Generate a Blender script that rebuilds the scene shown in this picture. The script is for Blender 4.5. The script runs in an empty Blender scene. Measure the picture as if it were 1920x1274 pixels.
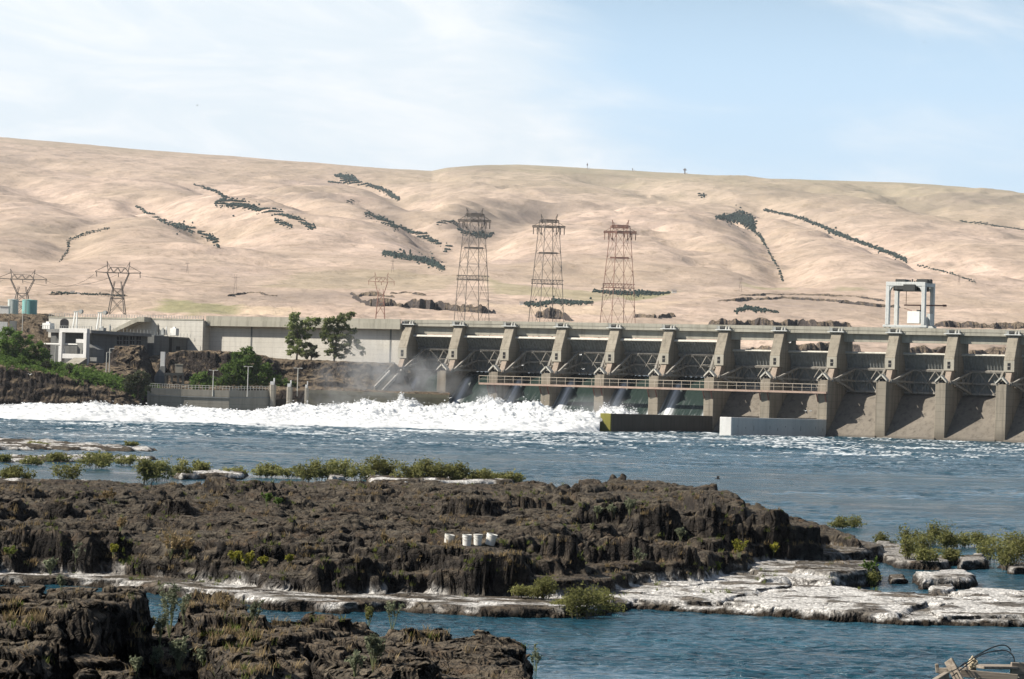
import bpy, math, random
import numpy as np
from mathutils import Vector, Matrix
random.seed(7); np.random.seed(7)
SC = bpy.context.scene
COL = SC.collection
PI = math.pi
# ------------------------------------------------------------------ camera frame
F = 5600.0; CX, CY = 960.0, 637.0; HC = 7.6
PITCH = math.atan(117.0 / F); ROLL = math.radians(1.7)
fw = Vector((0, math.cos(PITCH), math.sin(PITCH)))
up0 = Vector((0, -math.sin(PITCH), math.cos(PITCH))); ri0 = Vector((1, 0, 0))
UP = up0 * math.cos(ROLL) - ri0 * math.sin(ROLL)
RI = ri0 * math.cos(ROLL) + up0 * math.sin(ROLL)
EYE = Vector((0, 0, HC))
def ray(x, y): return fw * F + RI * (x - CX) + UP * (CY - y)
def at(x, y, Y):                       # the world point at distance Y seen at photo pixel x, y
    d = ray(x, y); return EYE + d * (Y / d.y)
def onz(x, y, z):                      # the world point at height z seen at photo pixel x, y
    d = ray(x, y); return EYE + d * ((z - HC) / d.z)
def yh(u): return 754 + 0.0297 * (u - 960)
# ------------------------------------------------------------------ objects
def tag(o, label=None, cat=None, group=None, kind=None):
    if label: o['label'] = label
    if cat: o['category'] = cat
    if group: o['group'] = group
    if kind: o['kind'] = kind
    return o
def empty(name, loc=(0, 0, 0), rz=0.0):
    o = bpy.data.objects.new(name, None); COL.objects.link(o)
    o.location = loc; o.rotation_euler = (0, 0, rz); o.empty_display_size = 0.5
    return o
def thing(name, label, cat, loc=(0, 0, 0), rz=0.0, group=None):
    return tag(empty(name, loc, rz), label, cat, group)
def copy_tree(o, parent=None):
    c = o.copy(); COL.objects.link(c)
    if parent: c.parent = parent
    for ch in list(o.children): copy_tree(ch, c)
    return c
def link(name, me, mat, parent=None, smooth=False):
    o = bpy.data.objects.new(name, me); COL.objects.link(o)
    if mat:
        for m in (mat if isinstance(mat, (list, tuple)) else [mat]): me.materials.append(m)
    if smooth: me.polygons.foreach_set('use_smooth', np.ones(len(me.polygons), dtype=bool))
    if parent: o.parent = parent
    return o
def np_mesh(name, co, quads, attrs=None):
    me = bpy.data.meshes.new(name)
    co = np.asarray(co, dtype=np.float32).reshape(-1, 3); quads = np.asarray(quads, dtype=np.int32)
    n, k = quads.shape
    me.vertices.add(len(co)); me.vertices.foreach_set('co', co.ravel())
    me.loops.add(n * k); me.loops.foreach_set('vertex_index', quads.ravel())
    me.polygons.add(n); me.polygons.foreach_set('loop_start', np.arange(0, n * k, k, dtype=np.int32))
    for an, av in (attrs or {}).items():
        a = me.attributes.new(an, 'FLOAT', 'POINT'); a.data.foreach_set('value', np.asarray(av, dtype=np.float32).ravel())
    me.update(calc_edges=True); me.validate()
    return me
def grid_mesh(name, X, Y, Z, attrs=None, keep=None):
    r, c = X.shape
    idx = np.arange(r * c).reshape(r, c)
    q = np.stack([idx[:-1, :-1], idx[:-1, 1:], idx[1:, 1:], idx[1:, :-1]], -1).reshape(-1, 4)
    co = np.stack([X, Y, Z], -1).reshape(-1, 3)
    if keep is not None:
        k = keep.ravel(); q = q[k[q].any(1)]
        used = np.unique(q); m = -np.ones(r * c, dtype=np.int64); m[used] = np.arange(len(used))
        co = co[used]; q = m[q]; attrs = {a: np.asarray(v).ravel()[used] for a, v in (attrs or {}).items()}
    return np_mesh(name, co, q, attrs)
class MB:
    def __init__(s): s.v = []; s.f = []
    def add(s, vs, fs):
        b = len(s.v); s.v += [tuple(v) for v in vs]; s.f += [tuple(i + b for i in f) for f in fs]; return s
    def hexa(s, p):     # p: 4 bottom points counter-clockwise, 4 top points
        return s.add(p, [(3, 2, 1, 0), (4, 5, 6, 7), (0, 1, 5, 4), (1, 2, 6, 5), (2, 3, 7, 6), (3, 0, 4, 7)])
    def box(s, c, sz, rz=0.0):
        hx, hy, hz = sz[0] / 2, sz[1] / 2, sz[2] / 2; cr, sr = math.cos(rz), math.sin(rz)
        P = []
        for z in (-hz, hz):
            for x, y in ((-hx, -hy), (hx, -hy), (hx, hy), (-hx, hy)):
                P.append((c[0] + x * cr - y * sr, c[1] + x * sr + y * cr, c[2] + z))
        return s.hexa(P)
    def bar(s, a, b, w, h=None):       # square bar from a to b
        a, b = Vector(a), Vector(b); h = h or w; d = (b - a)
        if d.length < 1e-6: return s
        d.normalize(); u = d.cross(Vector((0, 0, 1)))
        if u.length < 1e-3: u = Vector((1, 0, 0))
        u.normalize(); v = u.cross(d)
        P = []
        for e in (a, b):
            for i, j in ((-1, -1), (1, -1), (1, 1), (-1, 1)): P.append(e + u * (i * w / 2) + v * (j * h / 2))
        return s.hexa(P)
    def tube(s, pts, rad, n=8, cap=True):
        pts = [Vector(p) for p in pts]; rr = rad if isinstance(rad, (list, tuple)) else [rad] * len(pts)
        b = len(s.v); pu = None
        for i, p in enumerate(pts):
            d = (pts[min(i + 1, len(pts) - 1)] - pts[max(i - 1, 0)])
            d = d.normalized() if d.length > 1e-9 else Vector((0, 0, 1))
            u = d.cross(Vector((0, 0, 1))) if pu is None else pu - d * pu.dot(d)
            if u.length < 1e-3: u = Vector((1, 0, 0)) - d * d.x
            u.normalize(); pu = u; v = d.cross(u)
            for k in range(n):
                a = 2 * PI * k / n; s.v.append(tuple(p + (u * math.cos(a) + v * math.sin(a)) * rr[i]))
        for i in range(len(pts) - 1):
            for k in range(n):
                s.f.append((b + i * n + k, b + i * n + (k + 1) % n, b + (i + 1) * n + (k + 1) % n, b + (i + 1) * n + k))
        if cap:
            s.f.append(tuple(b + k for k in reversed(range(n)))); s.f.append(tuple(b + (len(pts) - 1) * n + k for k in range(n)))
        return s
    def lathe(s, prof, n=20, c=(0, 0, 0)):
        b = len(s.v)
        for r, z in prof:
            for k in range(n):
                a = 2 * PI * k / n; s.v.append((c[0] + r * math.cos(a), c[1] + r * math.sin(a), c[2] + z))
        for i in range(len(prof) - 1):
            for k in range(n):
                s.f.append((b + i * n + k, b + i * n + (k + 1) % n, b + (i + 1) * n + (k + 1) % n, b + (i + 1) * n + k))
        return s
    def prism(s, poly, fn, e0, e1):    # poly in a 2-D side profile; fn(p, q, e) -> world; extruded over e
        n = len(poly)
        vs = [fn(p, q, e0) for p, q in poly] + [fn(p, q, e1) for p, q in poly]
        fs = [tuple(range(n)), tuple(n + i for i in reversed(range(n)))]
        fs += [(i, n + i, n + (i + 1) % n, (i + 1) % n) for i in range(n)]
        return s.add(vs, fs)
    def mesh(s, name):
        me = bpy.data.meshes.new(name); me.from_pydata(s.v, [], s.f)
        import bmesh
        bm = bmesh.new(); bm.from_mesh(me); bmesh.ops.recalc_face_normals(bm, faces=bm.faces); bm.to_mesh(me); bm.free()
        me.update(); return me
    def build(s, name, mat, parent=None, smooth=False, bevel=0.0, local=False):
        # vertices are world coordinates unless local; a parented part is moved into its parent's frame
        me = s.mesh(name)
        if parent is not None and not local:
            M = Matrix.LocRotScale(*root_trs(parent)).inverted(); me.transform(M)
        o = link(name, me, mat, parent, smooth)
        if bevel > 0:
            m = o.modifiers.new('bevel', 'BEVEL'); m.width = bevel; m.segments = 1; m.limit_method = 'ANGLE'
        return o
def root_trs(o):
    p = o
    while p.parent: p = p.parent
    return (p.location.copy(), p.rotation_euler.to_quaternion(), Vector((1, 1, 1)))
# ------------------------------------------------------------------ noise
def _h(ix, iy, seed):
    with np.errstate(over='ignore'):
        h = (ix.astype(np.int64).astype(np.uint32) * np.uint32(374761393) + iy.astype(np.int64).astype(np.uint32) * np.uint32(668265263) + np.uint32(seed * 974711 + 12345))
        h = (h ^ (h >> np.uint32(13))) * np.uint32(1274126177); h = h ^ (h >> np.uint32(16))
        h = h * np.uint32(2246822519); h = h ^ (h >> np.uint32(15))
    return h.astype(np.float64) / 4294967295.0
def vn(x, y, seed=0):
    x = np.asarray(x, float); y = np.asarray(y, float)
    ix = np.floor(x); iy = np.floor(y); fx = x - ix; fy = y - iy
    def g(dx, dy):
        a = _h(ix + dx, iy + dy, seed) * 2 * PI
        return np.cos(a) * (fx - dx) + np.sin(a) * (fy - dy)
    ux = fx * fx * fx * (fx * (fx * 6 - 15) + 10); uy = fy * fy * fy * (fy * (fy * 6 - 15) + 10)
    a = g(0, 0) * (1 - ux) + g(1, 0) * ux; b = g(0, 1) * (1 - ux) + g(1, 1) * ux
    return (a * (1 - uy) + b * uy) * 1.5
def fbm(x, y, o=4, seed=0, gain=0.5, ridge=False):
    s = 0; a = 1.0; t = 0
    for i in range(o):
        n = vn(x * 2 ** i + 17.3 * i, y * 2 ** i - 9.1 * i, seed + i)
        if ridge: n = 1 - 2 * np.abs(n)
        s = s + a * n; t += a; a *= gain
    return s / t
def worley(x, y, seed=0):
    x = np.asarray(x, float); y = np.asarray(y, float)
    ix = np.floor(x); iy = np.floor(y)
    f1 = np.full(x.shape, 9.0); f2 = np.full(x.shape, 9.0); idr = np.zeros(x.shape)
    for dx in (-1, 0, 1):
        for dy in (-1, 0, 1):
            cx = ix + dx; cy = iy + dy
            px = cx + _h(cx, cy, seed); py = cy + _h(cx, cy, seed + 5)
            d = np.hypot(px - x, py - y); r = _h(cx, cy, seed + 9)
            n = d < f1
            f2 = np.where(n, f1, np.minimum(f2, d)); idr = np.where(n, r, idr); f1 = np.where(n, d, f1)
    return f1, f2, idr
def ss(a, b, x):
    t = np.clip((x - a) / (b - a), 0, 1); return t * t * (3 - 2 * t)
def sdf(poly, X, Y):                   # signed distance to polygon, positive inside
    d = np.full(X.shape, 1e9); ins = np.zeros(X.shape, bool); n = len(poly)
    for i in range(n):
        ax, ay = poly[i]; bx, by = poly[(i + 1) % n]
        ex, ey = bx - ax, by - ay; wx, wy = X - ax, Y - ay
        t = np.clip((wx * ex + wy * ey) / (ex * ex + ey * ey + 1e-12), 0, 1)
        d = np.minimum(d, (wx - ex * t) ** 2 + (wy - ey * t) ** 2)
        c = ((ay > Y) != (by > Y)) & (X < (bx - ax) * (Y - ay) / ((by - ay) if by != ay else 1e-12) + ax)
        ins ^= c
    d = np.sqrt(d); return np.where(ins, d, -d)
def pline(pts, X, Y):                  # distance to an open polyline, position along it 0..1, side sign
    d = np.full(X.shape, 1e9); tt = np.zeros(X.shape); sg = np.zeros(X.shape); n = len(pts) - 1
    for i in range(n):
        ax, ay = pts[i]; bx, by = pts[i + 1]; ex, ey = bx - ax, by - ay; wx, wy = X - ax, Y - ay
        t = np.clip((wx * ex + wy * ey) / (ex * ex + ey * ey), 0, 1)
        q = np.hypot(wx - ex * t, wy - ey * t); m = q < d
        d = np.where(m, q, d); tt = np.where(m, (i + t) / n, tt); sg = np.where(m, np.sign(ex * wy - ey * wx), sg)
    return d, tt, sg
# ------------------------------------------------------------------ materials
class NT:
    def __init__(s, name):
        s.m = bpy.data.materials.new(name); s.m.use_nodes = True; s.t = s.m.node_tree; s.t.nodes.clear()
        s.out = s.n('ShaderNodeOutputMaterial'); s.L = s.t.links.new
    def n(s, typ, **kw):
        nd = s.t.nodes.new(typ)
        for k, v in kw.items(): setattr(nd, k, v)
        return nd
    def set(s, sock, v):
        if isinstance(v, bpy.types.NodeSocket): s.L(v, sock)
        else: sock.default_value = v
    def coord(s, kind='Object', scale=(1, 1, 1)):
        c = s.n('ShaderNodeTexCoord'); mp = s.n('ShaderNodeMapping'); s.L(c.outputs[kind], mp.inputs['Vector'])
        mp.inputs['Scale'].default_value = scale; return mp.outputs['Vector']
    def pos(s, scale=(1, 1, 1)):
        c = s.n('ShaderNodeNewGeometry'); mp = s.n('ShaderNodeMapping'); s.L(c.outputs['Position'], mp.inputs['Vector'])
        mp.inputs['Scale'].default_value = scale; return mp.outputs['Vector']
    def noise(s, vec, scale, detail=4, rough=0.55, dist=0.0):
        nd = s.n('ShaderNodeTexNoise'); s.L(vec, nd.inputs['Vector'])
        nd.inputs['Scale'].default_value = scale; nd.inputs['Detail'].default_value = detail
        nd.inputs['Roughness'].default_value = rough; nd.inputs['Distortion'].default_value = dist
        return nd.outputs['Fac']
    def ramp(s, fac, stops, interp='LINEAR'):
        r = s.n('ShaderNodeValToRGB'); s.L(fac, r.inputs['Fac']); e = r.color_ramp.elements; r.color_ramp.interpolation = interp
        while len(e) < len(stops): e.new(0.5)
        for i, (p, c) in enumerate(stops):
            e[i].position = p; e[i].color = (c, c, c, 1) if isinstance(c, (int, float)) else (c[0], c[1], c[2], 1)
        return r.outputs['Color']
    def mix(s, fac, a, b, mode='MIX'):
        m = s.n('ShaderNodeMix', data_type='RGBA', blend_type=mode)
        s.set(m.inputs['Factor'], fac)
        for k, v in ((6, a), (7, b)):
            s.set(m.inputs[k], v if isinstance(v, bpy.types.NodeSocket) else (v[0], v[1], v[2], 1))
        return m.outputs[2]
    def math(s, op, a, b=0.0, clamp=False):
        m = s.n('ShaderNodeMath', operation=op, use_clamp=clamp); s.set(m.inputs[0], a); s.set(m.inputs[1], b); return m.outputs[0]
    def attr(s, name):
        a = s.n('ShaderNodeAttribute', attribute_name=name); return a.outputs['Fac']
    def slope(s):                       # true-normal z
        g = s.n('ShaderNodeNewGeometry'); x = s.n('ShaderNodeSeparateXYZ'); s.L(g.outputs['Normal'], x.inputs[0]); return x.outputs['Z']
    def height(s):
        g = s.n('ShaderNodeNewGeometry'); x = s.n('ShaderNodeSeparateXYZ'); s.L(g.outputs['Position'], x.inputs[0]); return x.outputs['Z']
    def bump(s, h, strength=0.3, dist=0.1, normal=None):
        b = s.n('ShaderNodeBump'); s.L(h, b.inputs['Height']); b.inputs['Strength'].default_value = strength; b.inputs['Distance'].default_value = dist
        if normal is not None: s.L(normal, b.inputs['Normal'])
        return b.outputs['Normal']
    def bsdf(s, col, rough=0.8, metal=0.0, normal=None, spec=0.3, **kw):
        p = s.n('ShaderNodeBsdfPrincipled')
        s.set(p.inputs['Base Color'], col if isinstance(col, bpy.types.NodeSocket) else (col[0], col[1], col[2], 1))
        s.set(p.inputs['Roughness'], rough); p.inputs['Metallic'].default_value = metal; p.inputs['Specular IOR Level'].default_value = spec
        if normal is not None: s.L(normal, p.inputs['Normal'])
        for k, v in kw.items(): s.set(p.inputs[k], v)
        s.L(p.outputs[0], s.out.inputs['Surface']); return p
M = {}
def concrete(name, a, b, streak=0.5, lift=None, moss=None):
    t = NT(name); v = t.pos()
    big = t.noise(v, 0.09, 5, 0.6); fine = t.noise(v, 1.3, 4, 0.6)
    st = t.noise(t.pos((0.75, 0.75, 0.045)), 1.0, 5, 0.65)
    c = t.mix(t.ramp(big, [(0.3, 0), (0.72, 1)]), a, b)
    c = t.mix(t.math('MULTIPLY', t.ramp(st, [(0.48, 0), (0.68, 1)]), streak), c, tuple(x * 0.42 for x in a))
    c = t.mix(t.math('MULTIPLY', t.ramp(fine, [(0.35, 0), (0.7, 1)]), 0.35), c, tuple(x * 0.7 for x in b))
    h = t.height()
    if lift:
        fr = t.math('FRACT', t.math('DIVIDE', h, lift)); ln = t.math('LESS_THAN', fr, 0.07)
        c = t.mix(t.math('MULTIPLY', ln, t.math('MULTIPLY', fine, 0.75)), c, tuple(x * 0.45 for x in a))
    if moss:
        mf = t.math('MULTIPLY', t.math('SUBTRACT', 1.0, t.math('DIVIDE', t.math('ADD', h, t.math('MULTIPLY', st, 2.0)), moss[0]), True), moss[2], True)
        c = t.mix(mf, c, moss[1])
    t.bsdf(c, 0.9, normal=t.bump(fine, 0.25, 0.1)); M[name] = t.m
def painted(name, col, rough=0.55, dirt=0.3, dcol=None, metal=0.0, scale=0.8):
    t = NT(name); v = t.pos(); n = t.noise(v, scale, 5, 0.65); st = t.noise(t.pos((1.5, 1.5, 0.2)), 1.0, 4, 0.6)
    dcol = dcol or tuple(x * 0.4 for x in col)
    c = t.mix(t.math('MULTIPLY', t.ramp(n, [(0.4, 0), (0.7, 1)]), dirt), col, dcol)
    c = t.mix(t.math('MULTIPLY', t.ramp(st, [(0.5, 0), (0.7, 1)]), dirt), c, dcol)
    t.bsdf(c, rough, metal); M[name] = t.m
concrete('concrete_pier', (0.24, 0.21, 0.165), (0.335, 0.3, 0.24), 0.65, 1.55)
concrete('concrete_pier_low', (0.225, 0.195, 0.155), (0.31, 0.275, 0.22), 0.75, 2.1, (5.0, (0.05, 0.042, 0.032), 0.9))
concrete('concrete_deck', (0.32, 0.305, 0.25), (0.41, 0.39, 0.33), 0.55)
concrete('concrete_panel', (0.34, 0.315, 0.26), (0.45, 0.42, 0.35), 0.5)
concrete('concrete_wall', (0.5, 0.475, 0.42), (0.6, 0.575, 0.52), 0.3, 1.55)
concrete('concrete_gray', (0.2, 0.205, 0.2), (0.27, 0.27, 0.26), 0.5, 2.0)
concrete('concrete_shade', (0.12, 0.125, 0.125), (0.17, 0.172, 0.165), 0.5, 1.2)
concrete('concrete_white', (0.62, 0.62, 0.6), (0.72, 0.71, 0.69), 0.25)
concrete('concrete_chute', (0.145, 0.128, 0.106), (0.22, 0.195, 0.162), 0.7, None, (2.2, (0.06, 0.05, 0.04), 0.9))
concrete('concrete_dark', (0.065, 0.052, 0.04), (0.1, 0.085, 0.066), 0.6, None, (3.0, (0.03, 0.03, 0.022), 0.8))
concrete('concrete_moss', (0.2, 0.19, 0.04), (0.27, 0.25, 0.06), 0.5)
concrete('concrete_lowwall', (0.25, 0.23, 0.19), (0.33, 0.305, 0.26), 0.5, 2.2, (5.0, (0.05, 0.05, 0.042), 0.9))
concrete('concrete_weir', (0.14, 0.13, 0.09), (0.2, 0.185, 0.13), 0.6, None, (9.5, (0.06, 0.055, 0.02), 0.9))
painted('gate_steel', (0.25, 0.265, 0.26), 0.6, 0.5, (0.1, 0.095, 0.085))
painted('gate_arm', (0.3, 0.285, 0.255), 0.6, 0.5, (0.09, 0.07, 0.055))
painted('gate_rim', (0.55, 0.53, 0.47), 0.6, 0.35)
painted('white_paint', (0.78, 0.78, 0.75), 0.5, 0.2, (0.45, 0.42, 0.36))
painted('pink_concrete', (0.33, 0.265, 0.21), 0.85, 0.4)
painted('catwalk_deck', (0.42, 0.31, 0.25), 0.8, 0.35)
painted('catwalk_rail', (0.5, 0.43, 0.35), 0.6, 0.3)
painted('crane_paint', (0.6, 0.61, 0.59), 0.5, 0.4, (0.3, 0.32, 0.32))
painted('dark_machine', (0.05, 0.052, 0.05), 0.6, 0.4)
painted('grey_machine', (0.32, 0.33, 0.32), 0.6, 0.4)
painted('teal_paint', (0.19, 0.4, 0.38), 0.5, 0.2, (0.12, 0.25, 0.25))
painted('pale_tank', (0.5, 0.55, 0.53), 0.5, 0.2)
painted('lattice_dark', (0.17, 0.15, 0.135), 0.6, 0.3)
painted('lattice_grey', (0.16, 0.15, 0.14), 0.6, 0.3)
painted('lattice_red', (0.3, 0.17, 0.135), 0.7, 0.4, (0.2, 0.12, 0.1))
painted('lattice_far', (0.2, 0.16, 0.14), 0.7, 0.3)
painted('pole_metal', (0.5, 0.49, 0.45), 0.5, 0.3)
painted('dark_void', (0.02, 0.02, 0.022), 0.9, 0.2)
painted('rust_red', (0.16, 0.07, 0.055), 0.8, 0.5)
painted('bucket_plastic', (0.7, 0.7, 0.67), 0.45, 0.45, (0.4, 0.34, 0.26), 0, 9.0)
painted('bucket_inside', (0.5, 0.48, 0.44), 0.6, 0.4)
painted('cable_black', (0.025, 0.028, 0.03), 0.5, 0.2)
painted('bird_white', (0.8, 0.8, 0.78), 0.8, 0.1)
painted('bird_dark', (0.03, 0.03, 0.032), 0.8, 0.1)
painted('house_white', (0.7, 0.69, 0.66), 0.7, 0.1)
painted('house_roof', (0.25, 0.22, 0.2), 0.8, 0.2)
painted('rope', (0.62, 0.52, 0.36), 0.9, 0.4, None, 0, 30.0)
painted('bark', (0.1, 0.075, 0.055), 0.9, 0.4)
painted('stem_grey', (0.17, 0.145, 0.11), 0.9, 0.4)
painted('stem_green', (0.16, 0.18, 0.085), 0.8, 0.3)
def wood():
    t = NT('weathered_wood'); v = t.coord('Object', (1.2, 16, 16))
    g = t.noise(v, 1.5, 6, 0.7, 0.6); b = t.noise(t.coord('Object'), 1.7, 3)
    c = t.mix(t.ramp(g, [(0.32, 0), (0.7, 1)]), (0.09, 0.072, 0.055), (0.42, 0.365, 0.3))
    c = t.mix(t.math('MULTIPLY', b, 0.5), c, (0.27, 0.22, 0.17))
    t.bsdf(c, 0.85, normal=t.bump(g, 0.6, 0.02)); M['weathered_wood'] = t.m
wood()
def leaf(name, cols, trans=0.42):
    t = NT(name); oi = t.n('ShaderNodeObjectInfo'); g = t.n('ShaderNodeNewGeometry')
    n = t.noise(t.pos(), 0.6 if 'far' not in name else 0.05, 3)
    r = t.math('ADD', t.math('MULTIPLY', g.outputs['Random Per Island'], 0.65), t.math('MULTIPLY', n, 0.4))
    c = t.ramp(r, [(0.1, cols[0]), (0.5, cols[1]), (0.9, cols[2])])
    hs = t.n('ShaderNodeHueSaturation'); t.L(c, hs.inputs['Color'])
    t.L(t.math('ADD', t.math('MULTIPLY', oi.outputs['Random'], 0.5), 0.75), hs.inputs['Value'])
    d = t.n('ShaderNodeBsdfDiffuse'); tr = t.n('ShaderNodeBsdfTranslucent'); mx = t.n('ShaderNodeMixShader')
    t.L(hs.outputs[0], d.inputs[0]); t.L(hs.outputs[0], tr.inputs[0]); mx.inputs[0].default_value = trans
    t.L(d.outputs[0], mx.inputs[1]); t.L(tr.outputs[0], mx.inputs[2]); t.L(mx.outputs[0], t.out.inputs['Surface']); M[name] = t.m
leaf('leaf_tree', [(0.115, 0.15, 0.055), (0.195, 0.235, 0.09), (0.3, 0.33, 0.155)])
leaf('leaf_bush', [(0.06, 0.105, 0.026), (0.1, 0.165, 0.042), (0.165, 0.23, 0.07)])
leaf('leaf_greybush', [(0.05, 0.06, 0.035), (0.075, 0.085, 0.05), (0.1, 0.11, 0.07)])
leaf('leaf_willow', [(0.13, 0.135, 0.05), (0.2, 0.205, 0.075), (0.28, 0.27, 0.12)], 0.5)
leaf('leaf_sage', [(0.12, 0.14, 0.09), (0.18, 0.2, 0.13), (0.25, 0.26, 0.17)], 0.3)
leaf('leaf_yellow', [(0.19, 0.2, 0.04), (0.26, 0.26, 0.05), (0.34, 0.3, 0.06)], 0.3)
leaf('leaf_grass_dry', [(0.17, 0.125, 0.065), (0.27, 0.2, 0.11), (0.36, 0.28, 0.16)], 0.3)
leaf('leaf_grass_green', [(0.08, 0.11, 0.025), (0.13, 0.16, 0.04), (0.2, 0.21, 0.07)], 0.3)
leaf('leaf_far', [(0.034, 0.052, 0.05), (0.046, 0.066, 0.06), (0.06, 0.08, 0.07)], 0.1)
# ------------------------------------------------------------------ light, sky, camera
SUN_EL = math.radians(41); SUN_AZ = math.atan2(-0.968, -0.25)   # towards the sun: left and a little behind the camera
sdir = Vector((math.sin(SUN_AZ) * math.cos(SUN_EL), math.cos(SUN_AZ) * math.cos(SUN_EL), math.sin(SUN_EL)))
sl = bpy.data.lights.new('sun', 'SUN'); sl.energy = 5.0; sl.angle = math.radians(0.5); sl.color = (1, 0.93, 0.82)
so = bpy.data.objects.new('sun', sl); COL.objects.link(so); so.rotation_euler = sdir.to_track_quat('Z', 'Y').to_euler()
so.location = (-200, 0, 400)
W = bpy.data.worlds.new('World'); SC.world = W; W.use_nodes = True; wt = W.node_tree; wt.nodes.clear()
def wn(typ, **kw):
    nd = wt.nodes.new(typ)
    for k, v in kw.items(): setattr(nd, k, v)
    return nd
def wmath(op, a, b=0.0, clamp=False):
    m = wn('ShaderNodeMath', operation=op, use_clamp=clamp)
    for i, v in enumerate((a, b)):
        if isinstance(v, bpy.types.NodeSocket): wt.links.new(v, m.inputs[i])
        else: m.inputs[i].default_value = v
    return m.outputs[0]
sky = wn('ShaderNodeTexSky', sky_type='NISHITA', sun_disc=False); sky.sun_elevation = SUN_EL; sky.sun_rotation = SUN_AZ % (2 * PI)
sky.air_density = 1.0; sky.dust_density = 0.6; sky.ozone_density = 2.0; sky.altitude = 100
tc = wn('ShaderNodeTexCoord'); sx = wn('ShaderNodeSeparateXYZ'); wt.links.new(tc.outputs['Generated'], sx.inputs[0])
az = wmath('DIVIDE', sx.outputs['X'], wmath('MAXIMUM', wmath('ABSOLUTE', sx.outputs['Y']), 0.05)); el = sx.outputs['Z']
cv = wn('ShaderNodeCombineXYZ')
tilt = wmath('ADD', el, wmath('MULTIPLY', az, 0.08))
wt.links.new(wmath('MULTIPLY', az, 7.0), cv.inputs[0]); wt.links.new(wmath('MULTIPLY', tilt, 27.0), cv.inputs[1]); wt.links.new(sx.outputs['Y'], cv.inputs[2])
def wnoise(scale, detail, rough, dist):
    n = wn('ShaderNodeTexNoise'); wt.links.new(cv.outputs[0], n.inputs['Vector'])
    n.inputs['Scale'].default_value = scale; n.inputs['Detail'].default_value = detail; n.inputs['Roughness'].default_value = rough; n.inputs['Distortion'].default_value = dist
    return n.outputs['Fac']
n1 = wnoise(0.75, 7, 0.55, 0.5); n2 = wnoise(2.2, 6, 0.6, 0.8)
def wss(a, b, x):
    m = wn('ShaderNodeMapRange', interpolation_type='SMOOTHSTEP'); wt.links.new(x, m.inputs['Value'])
    m.inputs['From Min'].default_value = a; m.inputs['From Max'].default_value = b; return m.outputs['Result']
leftness = wss(0.075, -0.06, az)                       # the big veil of cloud fills the left of the view
lowleft = wss(0.10, 0.02, wmath('ADD', az, wmath('MULTIPLY', el, -0.6)))
dens = wmath('ADD', wmath('MULTIPLY', n1, 0.9), wmath('MULTIPLY', n2, 0.35))
veil = wss(0.42, 0.78, wmath('SUBTRACT', wmath('ADD', wmath('MULTIPLY', dens, 0.75), wmath('MULTIPLY', leftness, 0.42)), wmath('MULTIPLY', wss(.14, .24, el), 0.75)))
wisp = wss(0.66, 0.86, wmath('ADD', wmath('MULTIPLY', dens, 0.85), wmath('MULTIPLY', wss(0.118, 0.152, wmath('ADD', el, wmath('MULTIPLY', az, 0.12))), 0.22)))
cloud = wmath('MULTIPLY', wss(-.35, .55, sx.outputs['Y']), wmath('MAXIMUM', wmath('MULTIPLY', veil, 0.92), wmath('MULTIPLY', wisp, 0.65), True))
ccol = wn('ShaderNodeMix', data_type='RGBA'); wt.links.new(wss(0.35, 0.7, n2), ccol.inputs['Factor'])
ccol.inputs[6].default_value = (11.6, 12.7, 13.5, 1); ccol.inputs[7].default_value = (13.9, 14.2, 14.4, 1)
skyc = wn('ShaderNodeMix', data_type='RGBA', blend_type='MULTIPLY'); skyc.inputs['Factor'].default_value = 1.0
wt.links.new(sky.outputs[0], skyc.inputs[6]); skyc.inputs[7].default_value = (1.0, 1.0, 1.0, 1)
hz = wn('ShaderNodeMix', data_type='RGBA'); wt.links.new(wmath('MULTIPLY', wmath('MULTIPLY', wss(0.2, 0.1, el), wss(-.35, .55, sx.outputs['Y'])), 0.95), hz.inputs['Factor']); wt.links.new(skyc.outputs[2], hz.inputs[6])  # low haze band fades out behind the camera to lower the ambient light
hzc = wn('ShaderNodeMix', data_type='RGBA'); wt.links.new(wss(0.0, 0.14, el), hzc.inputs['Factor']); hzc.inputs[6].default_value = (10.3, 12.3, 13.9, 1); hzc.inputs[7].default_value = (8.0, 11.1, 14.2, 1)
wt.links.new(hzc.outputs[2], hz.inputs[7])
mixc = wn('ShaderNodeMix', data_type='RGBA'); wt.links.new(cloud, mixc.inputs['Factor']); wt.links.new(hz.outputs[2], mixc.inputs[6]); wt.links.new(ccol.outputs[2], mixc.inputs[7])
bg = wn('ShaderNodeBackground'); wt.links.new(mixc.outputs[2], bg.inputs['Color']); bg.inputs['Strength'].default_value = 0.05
wo = wn('ShaderNodeOutputWorld'); wt.links.new(bg.outputs[0], wo.inputs['Surface'])
cd = bpy.data.cameras.new('camera'); cam = bpy.data.objects.new('camera', cd); COL.objects.link(cam); SC.camera = cam
cd.sensor_width = 36; cd.lens = F / 1920 * 36; cd.clip_start = 0.5; cd.clip_end = 30000
R = Matrix((RI, UP, -fw)).transposed().to_4x4(); R.translation = EYE; cam.matrix_world = R
SC.view_settings.view_transform = 'Standard'; SC.view_settings.look = 'None'; SC.view_settings.exposure = 0.66; SC.view_settings.gamma = 1.0
SC.cycles.use_denoising = True
SC.cycles.max_bounces = 8; SC.cycles.diffuse_bounces = 3; SC.cycles.glossy_bounces = 3; SC.cycles.volume_bounces = 0; SC.cycles.transparent_max_bounces = 6
SC.cycles.caustics_reflective = False; SC.cycles.caustics_refractive = False
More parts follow.
